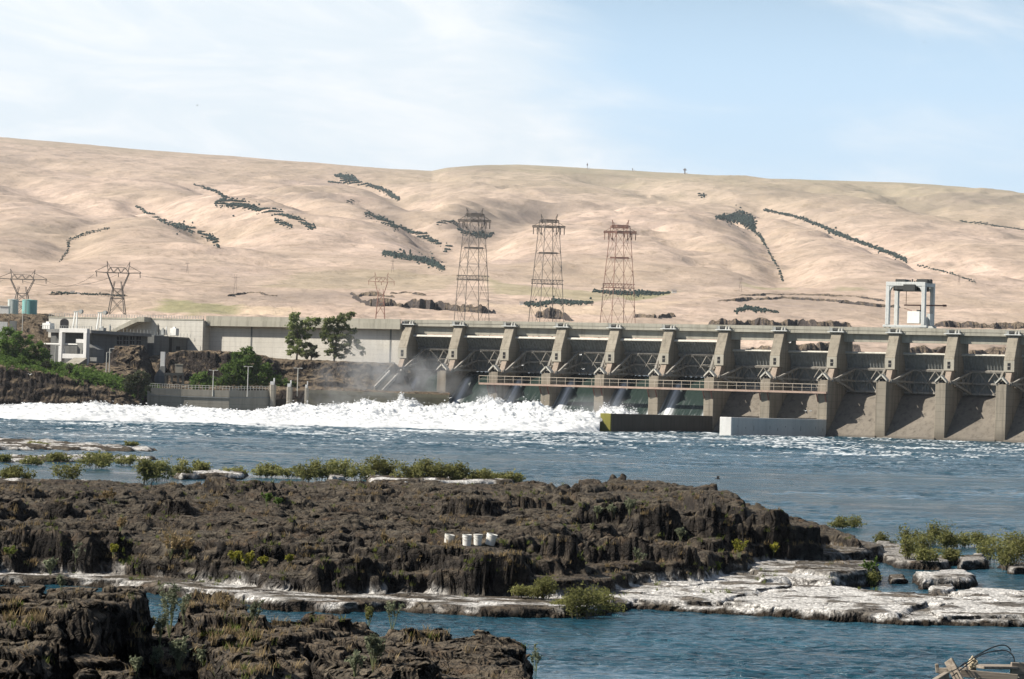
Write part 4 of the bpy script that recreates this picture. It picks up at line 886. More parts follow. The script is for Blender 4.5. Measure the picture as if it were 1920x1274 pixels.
def hills():
    us = np.linspace(-0.27, 0.27, 900)
    ys = [1105.0]
    while ys[-1] < 7150: ys.append(ys[-1] + np.interp(ys[-1], [1105, 1600, 3000, 7100], [3.0, 5, 11, 16]))
    ys = np.array(ys + [7300, 7800, 9000]); Y = np.repeat(ys[:, None], len(us), 1); X = us[None, :] * Y
    Z = hill_h(X, Y); Z = Z - np.where(Y > 7150, (Y - 7150) * .05, 0)
    U = CX + F * X / Y
    # fields: green and stubble plots, as photo quads laid on the slope
    green = np.zeros(X.shape); pale = np.zeros(X.shape)
    for q, v in FIELDS:
        P = [march(hill_h, x, y)[:2] for x, y in q]; s = sdf(P, X, Y); green = np.maximum(green, v * ss(-6, 6, s + 6 * vn(X / 30, Y / 30, 3)))
    for q, v in PALE:
        P = [march(hill_h, x, y)[:2] for x, y in q]; pale = np.maximum(pale, v * ss(-6, 6, sdf(P, X, Y)))
    scrub = np.zeros(X.shape)
    for q, v, fe in SCRUB:
        P = [march(hill_h, x, y)[:2] for x, y in q]; s = sdf(P, X, Y); scrub = np.maximum(scrub, v * ss(-fe, fe, s + fe * .9 * fbm(X / 120, Y / 120, 3, 5)))
    HG[:] = [us, ys, Z]
    me = grid_mesh('hills', X, Y, Z, {'green': green, 'pale': pale, 'scrub': scrub, 'high': ss(4300, 6900, Y) * ss(600, 1000, U) + .4 * ss(5000, 7000, Y)})
    t = NT('dry_grass_hill'); v = t.pos((1, 1, 1))
    # long streaks of grass that run along the contour
    st = t.noise(t.pos((0.012, 0.008, 0.02)), 1.0, 7, .72, .6); bl = t.noise(t.pos((0.0035, 0.0016, 0.006)), 1.0, 6, .65); fi = t.noise(t.pos((0.03, 0.022, 0.06)), 1.0, 6, .78); gr = t.noise(t.pos((0.09, 0.05, 0.1)), 1.0, 3, .7)
    c = t.mix(t.ramp(st, [(0.34, 0), (0.66, 1)]), (0.37, 0.28, 0.22), (0.6, 0.465, 0.375))
    pu = t.noise(t.pos((0.0065, 0.003, 0.01)), 1.0, 6, .7, .8); c = t.mix(t.math('MULTIPLY', t.ramp(pu, [(0.52, 0), (0.7, 1)]), 0.6), c, (0.25, 0.2, 0.185)); c = t.mix(t.math('MULTIPLY', t.ramp(bl, [(0.42, 0), (0.68, 1)]), 0.65), c, (0.33, 0.262, 0.185))
    c = t.mix(t.math('MULTIPLY', t.ramp(fi, [(0.47, 0), (0.66, 1)]), 0.6), c, (0.235, 0.19, 0.15))
    c = t.mix(t.math('MULTIPLY', t.ramp(gr, [(0.54, 0), (0.66, 1)]), 0.45), c, (0.2, 0.15, 0.1))
    c = t.mix(t.math('MULTIPLY', t.attr('high'), t.ramp(st, [(0.3, .6), (0.7, .35)])), c, (0.29, 0.265, 0.175))
    c = t.mix(t.math('MULTIPLY', t.attr('scrub'), t.ramp(fi, [(0.3, .95), (0.66, .45)])), c, (0.15, 0.125, 0.11))
    c = t.mix(t.attr('pale'), c, (0.55, 0.43, 0.3)); c = t.mix(t.math('MULTIPLY', t.attr('green'), t.ramp(fi, [(.3, 1), (.7, .75)])), c, (0.19, 0.2, 0.085))
    steep = t.ramp(t.slope(), [(0.62, 1), (0.82, 0)]); c = t.mix(t.math('MULTIPLY', steep, t.ramp(fi, [(.4, 1), (.6, .5)])), c, (0.1, 0.085, 0.075))
    t.bsdf(c, 0.95, normal=t.bump(t.math('ADD', fi, gr), .5, 2.5), spec=.1)
    tag(link('hills', me, t.m, smooth=True), 'long dry grass hillside across the river', kind='structure')
FIELDS = [([(290, 585), (312, 561), (455, 570), (440, 592), (360, 592)], .75), ([(910, 517), (1010, 540), (1165, 556), (1120, 566), (1060, 560), (930, 552)], .5), ([(1390, 530), (1490, 543), (1470, 546), (1410, 542)], .5), ([(1570, 537), (1620, 539), (1625, 547), (1560, 547)], .4), ([(1140, 548), (1270, 547), (1240, 558), (1180, 564)], .8), ([(700, 505), (860, 520), (820, 545), (480, 540), (560, 512)], .22)]
PALE = [([(455, 572), (560, 578), (540, 592), (442, 592)], .7), ([(900, 566), (1100, 574), (1330, 556), (1200, 590), (960, 590)], .35)]
SCRUB = [([(1330, 640), (1920, 640), (1920, 680), (1330, 680)], .5, 12), ([(870, 395), (1000, 385), (1075, 386), (980, 405), (920, 430), (880, 452), (840, 440)], .9, 60), ([(720, 385), (770, 395), (745, 425), (710, 410)], .8, 40), ([(535, 368), (650, 372), (640, 380), (540, 376)], .7, 30), ([(1080, 330), (1180, 332), (1180, 345), (1090, 340)], .5, 60), ([(1690, 385), (1720, 372), (1800, 364), (1920, 366), (1920, 385), (1740, 395)], .6, 70), ([(1440, 352), (1500, 355), (1540, 370), (1440, 365)], .5, 60),
         ([(410, 545), (560, 545), (700, 545), (640, 575), (480, 572)], .55, 40), ([(1330, 570), (1460, 550), (1660, 565), (1660, 600), (1340, 600)], .45, 40), ([(1190, 575), (1280, 585), (1260, 608), (1190, 606)], .5, 20), ([(0, 500), (90, 508), (60, 515), (0, 516)], .5, 30), ([(0, 410), (60, 430), (60, 445), (0, 448)], .4, 30), ([(860, 308), (940, 309), (930, 325), (850, 326)], .5, 60)]
hills()
def march(f, x, y, lo=1110, hi=7100):
    us, ys, Z = HG; d = ray(x, y); dx = d.x / d.y; dz = d.z / d.y; j = int(np.clip(np.searchsorted(us, dx), 1, len(us) - 1)); k = np.nonzero((Z[:, j] >= HC + dz * ys) & (ys > lo))[0]
    i = min(k[0] if len(k) else len(ys) - 4, len(ys) - 4); return (dx * ys[i], ys[i], float(Z[i, j]))
# basalt scarps on the terraces
def scarp(top, h, label_seed, depth=60, drop=True):
    # top: photo polyline of the rim; h: face height in photo pixels along it
    n = max(30, int(abs(top[-1][0] - top[0][0]) * 1.2)); xs = np.linspace(top[0][0], top[-1][0], n)
    ytop = np.interp(xs, [p[0] for p in top], [p[1] for p in top]); hh = np.interp(xs, [p[0] for p in top], h if isinstance(h, list) else [h] * len(top))
    rim = []; base = []
    for x, yt, hp in zip(xs, ytop, hh):
        b = march(hill_h, x, yt + hp, 1112, 4000); base.append(b)
    bx = np.array([b[0] for b in base]); by = np.array([b[1] for b in base]); k = np.ones(9) / 9
    by = np.convolve(np.pad(by, 4, 'edge'), k, 'valid'); bx = (xs - CX) / F * by
    r = 26; V = np.zeros((r, n, 3)); rr = np.random.default_rng(label_seed)
    for j in range(n):
        zt = HC + (yh(xs[j]) - ytop[j]) * by[j] / F; zb = float(hill_h(np.array([bx[j]]), np.array([by[j]]))[0]) - 3
        edge = min(1, min(j, n - 1 - j) / 6.0) * float(np.clip(.85 + .9 * fbm(np.array([xs[j] / 26.0]), np.array([label_seed * 3.7]), 3, 77)[0], .3, 1.0)); zt = zb + 3 + (zt - zb - 3) * edge
        for i in range(r):
            if i < 16:
                f = i / 15; V[i, j] = (bx[j], by[j] + 5 * f * f + (1 - f) * -4, zb + (zt - zb) * (f ** .8))
            else:
                f = (i - 15) / 10; V[i, j] = (bx[j], by[j] + 5 + depth * f, zt - (zt - zb) * ss(.1, 1, f))
    X, Y, Z = V[..., 0].copy(), V[..., 1].copy(), V[..., 2].copy(); face = np.clip(1 - np.arange(r)[:, None] / 18, 0, 1) + 0 * X
    S = xs[None, :] * np.mean(by) / F + 0 * X
    colm = fbm(S / 2.6, Z / 16 + label_seed, 3, 501, ridge=True); cl = fbm(S / 14, Z / 6, 4, 511)
    Y += face * (3.4 * colm + 5.5 * cl); Z += (0.9 * cl + .8 * fbm(S / 4, Y / 6, 3, 521))
    o = link('basalt_scarp', grid_mesh('basalt_scarp', X, Y, Z), M['basalt_scarp'], smooth=False); tag(o, kind='structure')
rock_mat('basalt_scarp', False, (.5, .9), ((0.05, 0.043, 0.042), (0.12, 0.1, 0.09)), ((0.25, 0.19, 0.125), (0.34, 0.26, 0.175)), 0.16)
scarp([(655, 552), (690, 559), (760, 559), (840, 563), (905, 570), (930, 576)], [6, 16, 18, 20, 18, 10], 1)
scarp([(650, 546), (668, 545), (700, 547), (738, 551)], [6, 12, 9, 8], 2)
scarp([(725, 548), (760, 545), (800, 550)], 6, 12)
scarp([(1000, 586), (1030, 574), (1055, 578), (1072, 596)], [10, 24, 22, 8], 3, 40)
scarp([(1186, 588), (1230, 585), (1268, 588)], [8, 12, 8], 4)
scarp([(1328, 598), (1380, 596), (1480, 595), (1575, 597), (1600, 606)], [14, 18, 18, 18, 10], 5)
scarp([(1340, 562), (1400, 557), (1470, 555), (1560, 560), (1640, 568), (1690, 572)], [5, 8, 6, 7, 8, 6], 6)
scarp([(1380, 552), (1480, 549), (1600, 553), (1660, 562)], [4, 5, 5, 5], 16)
scarp([(1755, 599), (1800, 601), (1860, 603), (1920, 604), (2100, 606)], 14, 7)
scarp([(1480, 645), (1560, 640), (1620, 648)], 18, 8); scarp([(1690, 652), (1760, 646), (1820, 655), (1900, 650), (2000, 655)], 16, 9); scarp([(1390, 652), (1440, 646), (1480, 650)], 14, 10)
scarp([(420, 552), (470, 546), (520, 552)], 5, 14); scarp([(60, 552), (150, 548), (235, 552)], 4, 15)
# woods in the gullies: far-off masses of trees, each wood one object
ICO = None
def ico_np():
    import bmesh
    bm = bmesh.new(); bmesh.ops.create_icosphere(bm, subdivisions=2, radius=1.0); v = np.array([x.co[:] for x in bm.verts]); f = np.array([[a.index for a in q.verts] for q in bm.faces]); bm.free(); return v, f
ICO = ico_np()
def wood_clump(label, pts, dens, size, seed, name='woodland', tall=None, kind='stuff', cat=None):
    # pts: photo polyline with half-widths in pixels
    rng = np.random.default_rng(seed); P = []
    for (x0, y0, w0), (x1, y1, w1) in zip(pts[:-1], pts[1:]):
        L = math.hypot(x1 - x0, y1 - y0); k = max(3, int(3.8 * L * dens * max(1, (w0 + w1) / 4)))
        for _ in range(k):
            f = rng.random(); w = w0 + (w1 - w0) * f
            P.append((x0 + (x1 - x0) * f + rng.normal(0, 1) * w * .4 + rng.normal(0, .8), y0 + (y1 - y0) * f + rng.normal(0, .55) * w * (1 if rng.random() > .07 else 2.4), w * rng.uniform(.3, 1)))
    V = []; Fc = []; iv, fi = ICO
    for (x, y, w) in P:
        b = march(hill_h, x, y + 1.5); sc = b[1] / F
        r = (.7 + .6 * w ** .5 * rng.random() + 1.0 * rng.random() ** 2) * sc * size; h = r * rng.uniform(.8, 1.25)
        nz = 1 + .3 * vn(iv[:, 0] * 1.6 + rng.random() * 90, iv[:, 1] * 1.6 + iv[:, 2] * 1.3, 7)
        v = iv * nz[:, None] * np.array([r, r, h]) + np.array([b[0], b[1], b[2] + h * .55]); Fc.append(fi + len(V) * len(iv)); V.append(v)
    tag(link(name, np_mesh(name, np.concatenate(V), np.concatenate(Fc)), M['leaf_far'], smooth=False), label, cat, kind=kind)
wood_clump('long dark wood down the gully on the left of the hillside', [(255, 388, .6), (290, 408, 1.5), (320, 422, 2.5), (345, 428, 5), (362, 434, 5)], .9, 1.0, 1)
wood_clump('short dark wood at the foot of the left gully', [(372, 438, 2), (395, 446, 4.5), (405, 456, 4), (410, 464, 1.5)], 1.1, 1.0, 2)
wood_clump('dark bending wood high on the hillside left of centre', [(365, 347, .5), (400, 358, 1), (425, 370, 2), (405, 382, 3), (440, 382, 5), (480, 392, 3.5)], 1.1, 1.0, 3)
wood_clump('straight dark belt of trees running down to the right from the bending wood', [(480, 392, 3), (530, 402, 2.5), (560, 413, 3), (588, 428, 4)], 1.0, 1.0, 4)
wood_clump('small dark grove below the straight belt of trees', [(516, 415, 2), (530, 419, 3), (548, 425, 1)], 1.0, 1.0, 5)
wood_clump('dark grove at the head of the upper gully', [(630, 329, 2), (645, 333, 4.5), (662, 335, 3.5), (672, 343, 2)], 1.2, 1.0, 6)
wood_clump('thin dark belt of trees along the upper gully', [(615, 341, .5), (680, 346, 1.2), (712, 353, 2), (730, 363, 4), (748, 374, 2)], .9, 1.0, 7)
wood_clump('dark belt of trees down the middle gully left of the pylons', [(685, 400, 3), (705, 408, 2.5), (722, 415, 5), (745, 427, 3), (780, 438, 2), (800, 446, 3), (826, 460, 3)], 1.0, 1.0, 8)
wood_clump('dark grove with two tall poplars above the river terrace', [(718, 474, 3), (745, 480, 4), (770, 484, 3), (795, 488, 4), (810, 492, 6), (832, 504, 3)], 1.2, 1.05, 9)
wood_clump('dark grove in the ravine behind the first big pylon', [(820, 420, 2), (850, 416, 2), (868, 438, 2.5), (895, 440, 5), (915, 442, 4), (926, 438, 2)], .9, 1.0, 10)
wood_clump('small round grove below the middle gully', [(836, 462, 2), (845, 466, 3), (832, 474, 1.5)], 1.0, 1.0, 11)
wood_clump('broad dark wood on the right of the hillside', [(1342, 408, 2), (1365, 410, 5), (1385, 408, 8), (1405, 416, 8), (1412, 426, 6)], 1.6, 1.0, 12)
wood_clump('thin dark line of trees below the broad wood', [(1412, 432, 3), (1428, 446, 3), (1432, 455, 2), (1442, 474, 1.2), (1460, 505, 1.5), (1468, 528, 2)], .8, .8, 13)
wood_clump('long dark belt of trees slanting down the right of the hillside', [(1432, 394, .5), (1490, 406, 1), (1540, 424, 2), (1565, 436, 3), (1600, 450, 2), (1650, 468, 2.5), (1700, 488, 3)], 1.0, 1.0, 14)
wood_clump('faint scatter of bushes at the foot of the right gully', [(1720, 498, .4), (1780, 512, .6), (1830, 530, 1.5)], .5, .8, 15)
wood_clump('thin dark hedge at the right edge of the hillside', [(1800, 415, .4), (1850, 421, .7), (1920, 431, 1)], .8, .7, 16)
wood_clump('tiny lone grove high above the third pylon', [(1310, 366, 1), (1322, 368, 1.5)], 1.2, .9, 17)
wood_clump('tiny lone grove above the middle gully', [(650, 379, 1), (662, 380, 1.5)], 1.2, .9, 18)
wood_clump('scattered bushes in the small gully at the far left', [(205, 428, 1), (180, 434, 1), (150, 442, 2), (128, 452, 3), (128, 470, 2), (110, 492, 1)], .5, .8, 19)
wood_clump('dark grove of trees beside the farm behind the second pylon', [(985, 570, 3), (1010, 571, 3), (1040, 565, 4), (1065, 568, 3), (1110, 568, 2)], 1.1, 1.1, 20)
wood_clump('pale green orchard trees behind the third pylon', [(1112, 546, 2), (1150, 549, 3), (1200, 550, 4), (1240, 551, 2), (1255, 549, 1)], 1.2, 1.0, 21)
wood_clump('green trees on the terrace right of the third pylon', [(1378, 584, 2), (1400, 578, 4), (1430, 582, 3), (1460, 586, 1)], .8, 1.0, 22)
wood_clump('low bushes by the white farmhouse at the left', [(95, 549, 1), (120, 550, 2), (150, 551, 1), (190, 553, 1), (230, 555, 1)], .6, .9, 23)
for x, y, s_ in ((757, 478, 8), (769, 480, 13)):
    b = march(hill_h, x, y); iv, fi = ICO; k = b[1] / F; hh = s_ * k; v = iv * (1 + .2 * vn(iv[:, 0] * 3 + x, iv[:, 2] * 3, 3))[:, None] * np.array([2.0 * k, 2.0 * k, hh * .5]) + np.array([b[0], b[1], b[2] + hh * .5])
    tag(link('poplar_tree', np_mesh('poplar_tree', v, fi), M['leaf_far']), 'taller of two slim dark poplars in the grove above the terrace' if s_ > 10 else 'shorter of two slim dark poplars in the grove above the terrace', 'tree')
# farmhouses, masts on the ridge
def house(x, y, w, label):
    b = march(hill_h, x, y); k = b[1] / F; W_ = w * k; c = Vector((b[0], b[1], b[2])); t = thing('farmhouse', label, 'house', c)
    m = MB(); m.box(c + Vector((0, 0, W_ * .2)), (W_, W_ * .6, W_ * .5)); m.build('wall', M['house_white'], t)
    m = MB(); m.prism([(-W_ * .38, W_ * .45), (W_ * .38, W_ * .45), (0, W_ * .75)], lambda p, q, e: c + Vector((e, p, q)), -W_ * .55, W_ * .55); m.build('roof', M['house_roof'], t)
house(136, 551, 7, 'white farmhouse left of its twin at the foot of the hills'); house(147, 552, 5, 'smaller white farmhouse right of its twin at the foot of the hills')
house(978, 572, 8, 'pale farmhouse beside the dark grove near the second pylon'); house(1264, 550, 9, 'long pale shed at the end of the orchard')
def mast(x, y0, y1, label, wide=1.0):
    b = march(hill_h, x, y0, 5000, 7100); b = (b[0], 6950.0 if b[1] > 6950 else b[1], b[2]); k = b[1] / F; h = (y0 - y1) * k; t = thing('ridge_mast', label, 'mast', b); p = Vector(b)
    m = MB(); m.bar(p - Vector((0, 0, 8)), p + Vector((0, 0, h)), .9 * k * wide); m.build('pole', M['lattice_far'], t)
    m = MB(); m.box(p + Vector((0, 0, h * .72)), (2.6 * k * wide, 2 * k, h * .2)); m.build('aerial', M['lattice_far'], t)
    m = MB(); m.box(p + Vector((3 * k, 0, 1.2 * k)), (4 * k, 3 * k, 2.4 * k)); m.build('hut', M['house_white'], t)
mast(1101, 318, 306, 'slim aerial mast with a hut on the ridge above the second pylon'); mast(1284, 327, 316, 'stubby tower standing alone on the ridge right of the pylons', 2.2)
mast(1186, 322, 316, 'small aerial with a low hut on the ridge between the taller two', .8)
# ------------------------------------------------------------------ pylons
def lattice_panel(m, q0, q1, z0, z1, w, style=0):
    # four faces between square sections q0 (at z0) and q1 (at z1); corners as lists of 4 points
    for a in range(4):
        b = (a + 1) % 4; p0, p1, r0, r1 = q0[a], q0[b], q1[a], q1[b]
        if style == 0: m.bar(p0, r1, w); m.bar(p1, r0, w)
        else:                          # diamond: out to the middle of the legs
            mid0 = p0.lerp(r0, .5); mid1 = p1.lerp(r1, .5); c0 = p0.lerp(p1, .5); c1 = r0.lerp(r1, .5)
            m.bar(c0, mid0, w); m.bar(c0, mid1, w); m.bar(c1, mid0, w); m.bar(c1, mid1, w)
        m.bar(r0, r1, w)
def big_pylon(xb, xt, yt, mat, label, Y=1095, zb=28):
    top = at(xt, yt, Y); H = top.z - zb; X0 = at(xb, 606, Y).x; c = Vector((X0, Y, zb)); rz = math.radians(24); k = Y / F
    t = thing('transmission_tower', label, 'pylon', c, 0, 'three big lattice pylons behind the dam')
    def sec(f, w):
        return [c + Vector(((a * math.cos(rz) - b * math.sin(rz)) * w / 2, (a * math.sin(rz) + b * math.cos(rz)) * w / 2, H * f)) for a, b in ((-1, -1), (1, -1), (1, 1), (-1, 1))]
    L = [(0.0, 10.6), (0.15, 9.9), (0.31, 9.1), (0.475, 8.3), (0.60, 7.6), (0.705, 6.9), (0.80, 6.3), (0.90, 5.6), (0.955, 5.2)]
    S = [sec(f, w) for f, w in L]
    for a in range(4):
        m = MB()
        for j in range(len(S) - 1): m.bar(S[j][a], S[j + 1][a], .2)
        m.build('leg', mat, t)
    m = MB()
    lattice_panel(m, S[0], S[1], 0, 0, .085, 0); lattice_panel(m, S[1], S[3], 0, 0, .085, 1); lattice_panel(m, S[3], S[5], 0, 0, .085, 1); lattice_panel(m, S[5], S[7], 0, 0, .085, 0); lattice_panel(m, S[7], S[8], 0, 0, .1, 0)
    m.build('bracing', mat, t)
    def truss(f, half, h, nm, dep, w):
        z = H * f; m = MB(); ax = Vector((1, -.09, 0)).normalized(); ay = Vector((.09, 1, 0)).normalized(); n = 10
        P = lambda s, e, v: c + ax * s + ay * (e * dep / 2) + Vector((0, 0, z + v))
        for e in (-1, 1):
            for v in (0, h): m.bar(P(-half, e, v), P(half, e, v), w)
            for j in range(n):
                a = -half + 2 * half * j / n; b = a + 2 * half / n; m.bar(P(a, e, 0), P(b, e, h), w * .6); m.bar(P(a, e, 0), P(a, e, h), w * .6)
        for s in (-half, half):
            for v in (0, h): m.bar(P(s, -1, v), P(s, 1, v), w)
        m.build(nm, mat, t); return P
    truss(.475, 29.5 * k, 1.5, 'walkway', 3.0, .15)
    P = truss(.90, 30.5 * k, .55, 'crossarm', 2.4, .2); truss(.94, 15 * k, .8, 'upper_beam', 3.4, .22)
    truss(.705, 17 * k, .3, 'belt', 3.0, .16)
    for g in (-1, 1):
        m = MB(); m.bar(P(g * 12.5 * k, 0, .1 * H - .4 - H * .06), P(g * 15.5 * k, 0, .1 * H), .3); m.bar(P(g * 8 * k, 0, H * .045), P(g * 15 * k, 0, .092 * H), .16); m.build('peak', mat, t)
        m = MB(); m.bar(P(g * 30 * k, 0, .4), P(g * 15 * k, 0, H * .045), .16); m.bar(P(g * 22 * k, 0, 0), P(g * 13 * k, 0, -3.0), .2); m.build('strut', mat, t)
    for s in (-29, -22, -14, -8, 8, 14, 22, 29):
        m = MB(); a = P(s * k, 0, 0); m.tube([a, a - Vector((0, 0, 2.6 if abs(s) > 10 else 1.6))], .16, 6); m.build('insulator', mat, t)
big_pylon(884, 888, 390, M['lattice_dark'], 'tall dark lattice pylon, leftmost of the three behind the dam')
big_pylon(1024, 1030, 402, M['lattice_dark'], 'tall dark lattice pylon in the middle of the three behind the dam')
big_pylon(1158, 1164, 413, M['lattice_red'], 'tall pylon with a rust red head, right of the dark pair')
def delta_pylon(x, y0, y1, Y, half, mat, label, w=.3, group=None, z_drop=0):
    b = at(x, y0, Y); tp = at(x, y1, Y); H = tp.z - b.z; k = Y / F; c = Vector((b.x, Y, b.z)); hw = half * k
    t = thing('delta_pylon', label, 'pylon', c, 0, group)
    P = lambda s, e, f: c + Vector((s * hw, e * hw * .3, f * H))
    m = MB()
    for e in (-1, 1):
        m.bar(P(.2 * e, -.6, .48), P(.2 * e, .6, .48), w * .7); m.bar(P(.26 * e, -.8, .3), P(.26 * e, .8, .3), w * .7)
        for g in (-1, 1):
            m.bar(P(.36 * g, e, -z_drop), P(.26 * g, e * .8, .3), w); m.bar(P(.26 * g, e * .8, .3), P(.2 * g, e * .6, .48), w)
        m.bar(P(-.36, e, 0), P(.26, e * .8, .3), w * .6); m.bar(P(.36, e, 0), P(-.26, e * .8, .3), w * .6); m.bar(P(-.26, e * .8, .3), P(.26, e * .8, .3), w * .7); m.bar(P(-.26, e * .8, .3), P(.2, e * .6, .48), w * .6); m.bar(P(.26, e * .8, .3), P(-.2, e * .6, .48), w * .6); m.bar(P(-.2, e * .6, .48), P(.2, e * .6, .48), w * .7)
    m.build('body', mat, t)
    for g in (-1, 1):
        m = MB()
        for e in (-1, 1):
            m.bar(P(.2 * g, e * .6, .48), P(.48 * g, e * .4, .78), w); m.bar(P(.2 * g, e * .6, .48), P(.14 * g, e * .5, .62), w * .7)
            m.bar(P(.3 * g, e * .55, .6), P(.34 * g, e * .5, .6), w * .5)
        m.build('fork', mat, t)
    m = MB()
    for e in (-1, 1):
        m.bar(P(-.5, e * .4, .78), P(.5, e * .4, .78), w); pts = [(-.48, .78), (-.34, .88), (-.2, .78), (-.02, .88), (.12, .78), (.3, .88), (.48, .78)]
        for (a, f), (b_, f2) in zip(pts[:-1], pts[1:]): m.bar(P(a, e * .4, f), P(b_, e * .4, f2), w * .6)
        m.bar(P(-.34, e * .4, .88), P(.3, e * .4, .88), w * .5)
    m.build('bridge', mat, t)
    for g in (-1, 1):
        m = MB(); m.bar(P(.48 * g, 0, .78), P(1.0 * g, 0, .79), w * 1.1); m.bar(P(.46 * g, 0, .92), P(1.0 * g, 0, .8), w * .7); m.build('arm', mat, t)
        m = MB(); m.bar(P(.44 * g, 0, .8), P(.5 * g, 0, 1.0), w); m.bar(P(.36 * g, 0, .88), P(.47 * g, 0, .97), w * .5); m.build('peak', mat, t)
    for s in (-.95, 0, .95):
        m = MB(); m.tube([P(s, 0, .79), P(s + .02, 0, .7)], w * .6, 6); m.build('insulator', mat, t)
delta_pylon(219, 590, 490, 1078, 43, M['lattice_dark'], 'dark delta headed pylon standing on the wall above the stair ramp', .26)
delta_pylon(40, 592, 505, 1090, 46, M['lattice_grey'], 'grey delta headed pylon beside the teal tank at the left edge', .24)
delta_pylon(713, 592, 511, 1250, 25, M['lattice_red'], 'small rusty pylon in front of the basalt cliff left of the tall three', .2, None, .2)
def far_pylon(x, y0, y1, label):
    b = march(hill_h, x, y0); k = b[1] / F; H = (y0 - y1) * k; c = Vector(b); t = thing('far_pylon', label, 'pylon', c); w = .55 * k; P = lambda s, f: c + Vector((s * H * .2, 0, f * H))
    m = MB(); m.bar(P(-.5, -.05), P(-.12, .62), w); m.bar(P(.5, -.05), P(.12, .62), w); m.bar(P(-.12, .62), P(-.3, 1), w); m.bar(P(.12, .62), P(.3, 1), w); m.bar(P(-.36, .3), P(.3, .3), w * .7); m.build('body', M['lattice_far'], t)
    m = MB(); m.bar(P(-1, .84), P(1, .84), w); m.build('crossarm', M['lattice_far'], t)
far_pylon(351, 514, 491, 'faint far pylon on the lower slope above the dam wall'); far_pylon(441, 552, 515, 'twin poled far pylon above the green field'); far_pylon(736, 512, 487, 'faint far pylon just above the small rusty pylon'); far_pylon(1388, 547, 519, 'faint far pylon above the terrace right of the third big pylon'); far_pylon(1798, 535, 515, 'faint far pylon right of the gantry crane')
# conductors between the left pylons and across the slope
def wire(name, label, a, b, sag, r):
    pts = [a.lerp(b, f) - Vector((0, 0, sag * 4 * f * (1 - f))) for f in np.linspace(0, 1, 24)]; m = MB(); m.tube(pts, r, 5)
    tag(m.build(name, M['cable_black']), label, 'cable')

for i, (a, b, lab) in enumerate([((176, 515, 1078), (86, 526, 1090), 'thin power line from the left arm of the wall pylon to the grey pylon'), ((219, 516, 1078), (42, 527, 1090), 'thin power line between the middles of the two left pylons'), ((262, 517, 1078), (560, 529, 2100), 'thin power line running right from the wall pylon over the terrace'), ((6, 526, 1090), (-160, 520, 1100), 'thin power line leaving the grey pylon past the left edge')]):
    wire('power_line', lab, at(*a), at(*b), 3.0, .055)
# ------------------------------------------------------------------ left bank: basalt bluffs, terraces
BROWS = [(822, [(-400, 800), (1200, 800)], -3.0),
 (834, [(-400, 676), (0, 684), (60, 696), (100, 704), (150, 716), (200, 735), (240, 755), (275, 790), (290, 820), (1200, 860)], None),
 (846, [(-400, 668), (0, 677), (45, 686), (100, 695), (150, 702), (200, 716), (245, 735), (265, 750), (280, 800), (1200, 850)], None),
 (866, [(-400, 655), (0, 668), (60, 682), (100, 688), (150, 693), (200, 698), (250, 706), (270, 722), (282, 800), (1200, 850)], None),
 (884, [(-400, 648), (0, 655), (80, 672), (110, 688), (160, 688), (210, 689), (235, 688), (275, 700), (290, 722), (340, 730), (500, 732), (515, 800), (850, 820), (1200, 830)], None),
 (893, [(-400, 645), (0, 650), (80, 670), (110, 686), (165, 684), (208, 684), (222, 660), (262, 654), (280, 690), (292, 718), (312, 724), (322, 700), (350, 715), (420, 722), (500, 730), (760, 740), (1200, 745)], None),
 (900, [(-400, 645), (0, 650), (80, 668), (110, 688), (165, 690), (206, 682), (218, 649), (270, 649), (282, 682), (294, 716), (312, 722), (318, 668), (345, 659), (432, 661), (445, 700), (500, 725), (760, 738), (1200, 745)], None),
 (918, [(-400, 640), (0, 648), (80, 665), (105, 692), (185, 692), (206, 680), (218, 650), (270, 650), (282, 676), (294, 712), (312, 718), (320, 664), (345, 658), (432, 660), (445, 680), (520, 722), (560, 722), (760, 735), (1200, 745)], None),
 (928, [(-400, 640), (80, 665), (100, 692), (190, 692), (206, 680), (270, 660), (294, 708), (312, 712), (322, 662), (432, 660), (500, 668), (540, 700), (640, 705), (740, 715), (770, 735), (1200, 745)], None),
 (934, [(-400, 640), (80, 665), (100, 692), (190, 692), (206, 680), (294, 700), (318, 662), (432, 661), (500, 672), (540, 677), (640, 680), (740, 684), (758, 700), (775, 735), (1200, 745)], None),
 (975, [(-400, 630), (80, 660), (100, 690), (190, 690), (206, 676), (318, 665), (432, 664), (540, 675), (740, 682), (758, 690), (775, 735), (1200, 745)], None),
 (1012, [(-400, 625), (0, 628), (80, 640), (206, 672), (400, 668), (760, 684), (1200, 690)], None),
 (1034, [(-400, 600), (0, 608), (75, 610), (96, 625), (110, 660), (400, 660), (1200, 690)], None),
 (1050, [(-400, 588), (0, 591), (60, 591), (90, 597), (110, 640), (1200, 690)], None),
 (1095, [(-400, 586), (0, 588), (90, 590), (140, 598), (200, 612), (1200, 680)], None), (1130, [(-400, 588), (90, 592), (200, 620), (1200, 680)], None)]
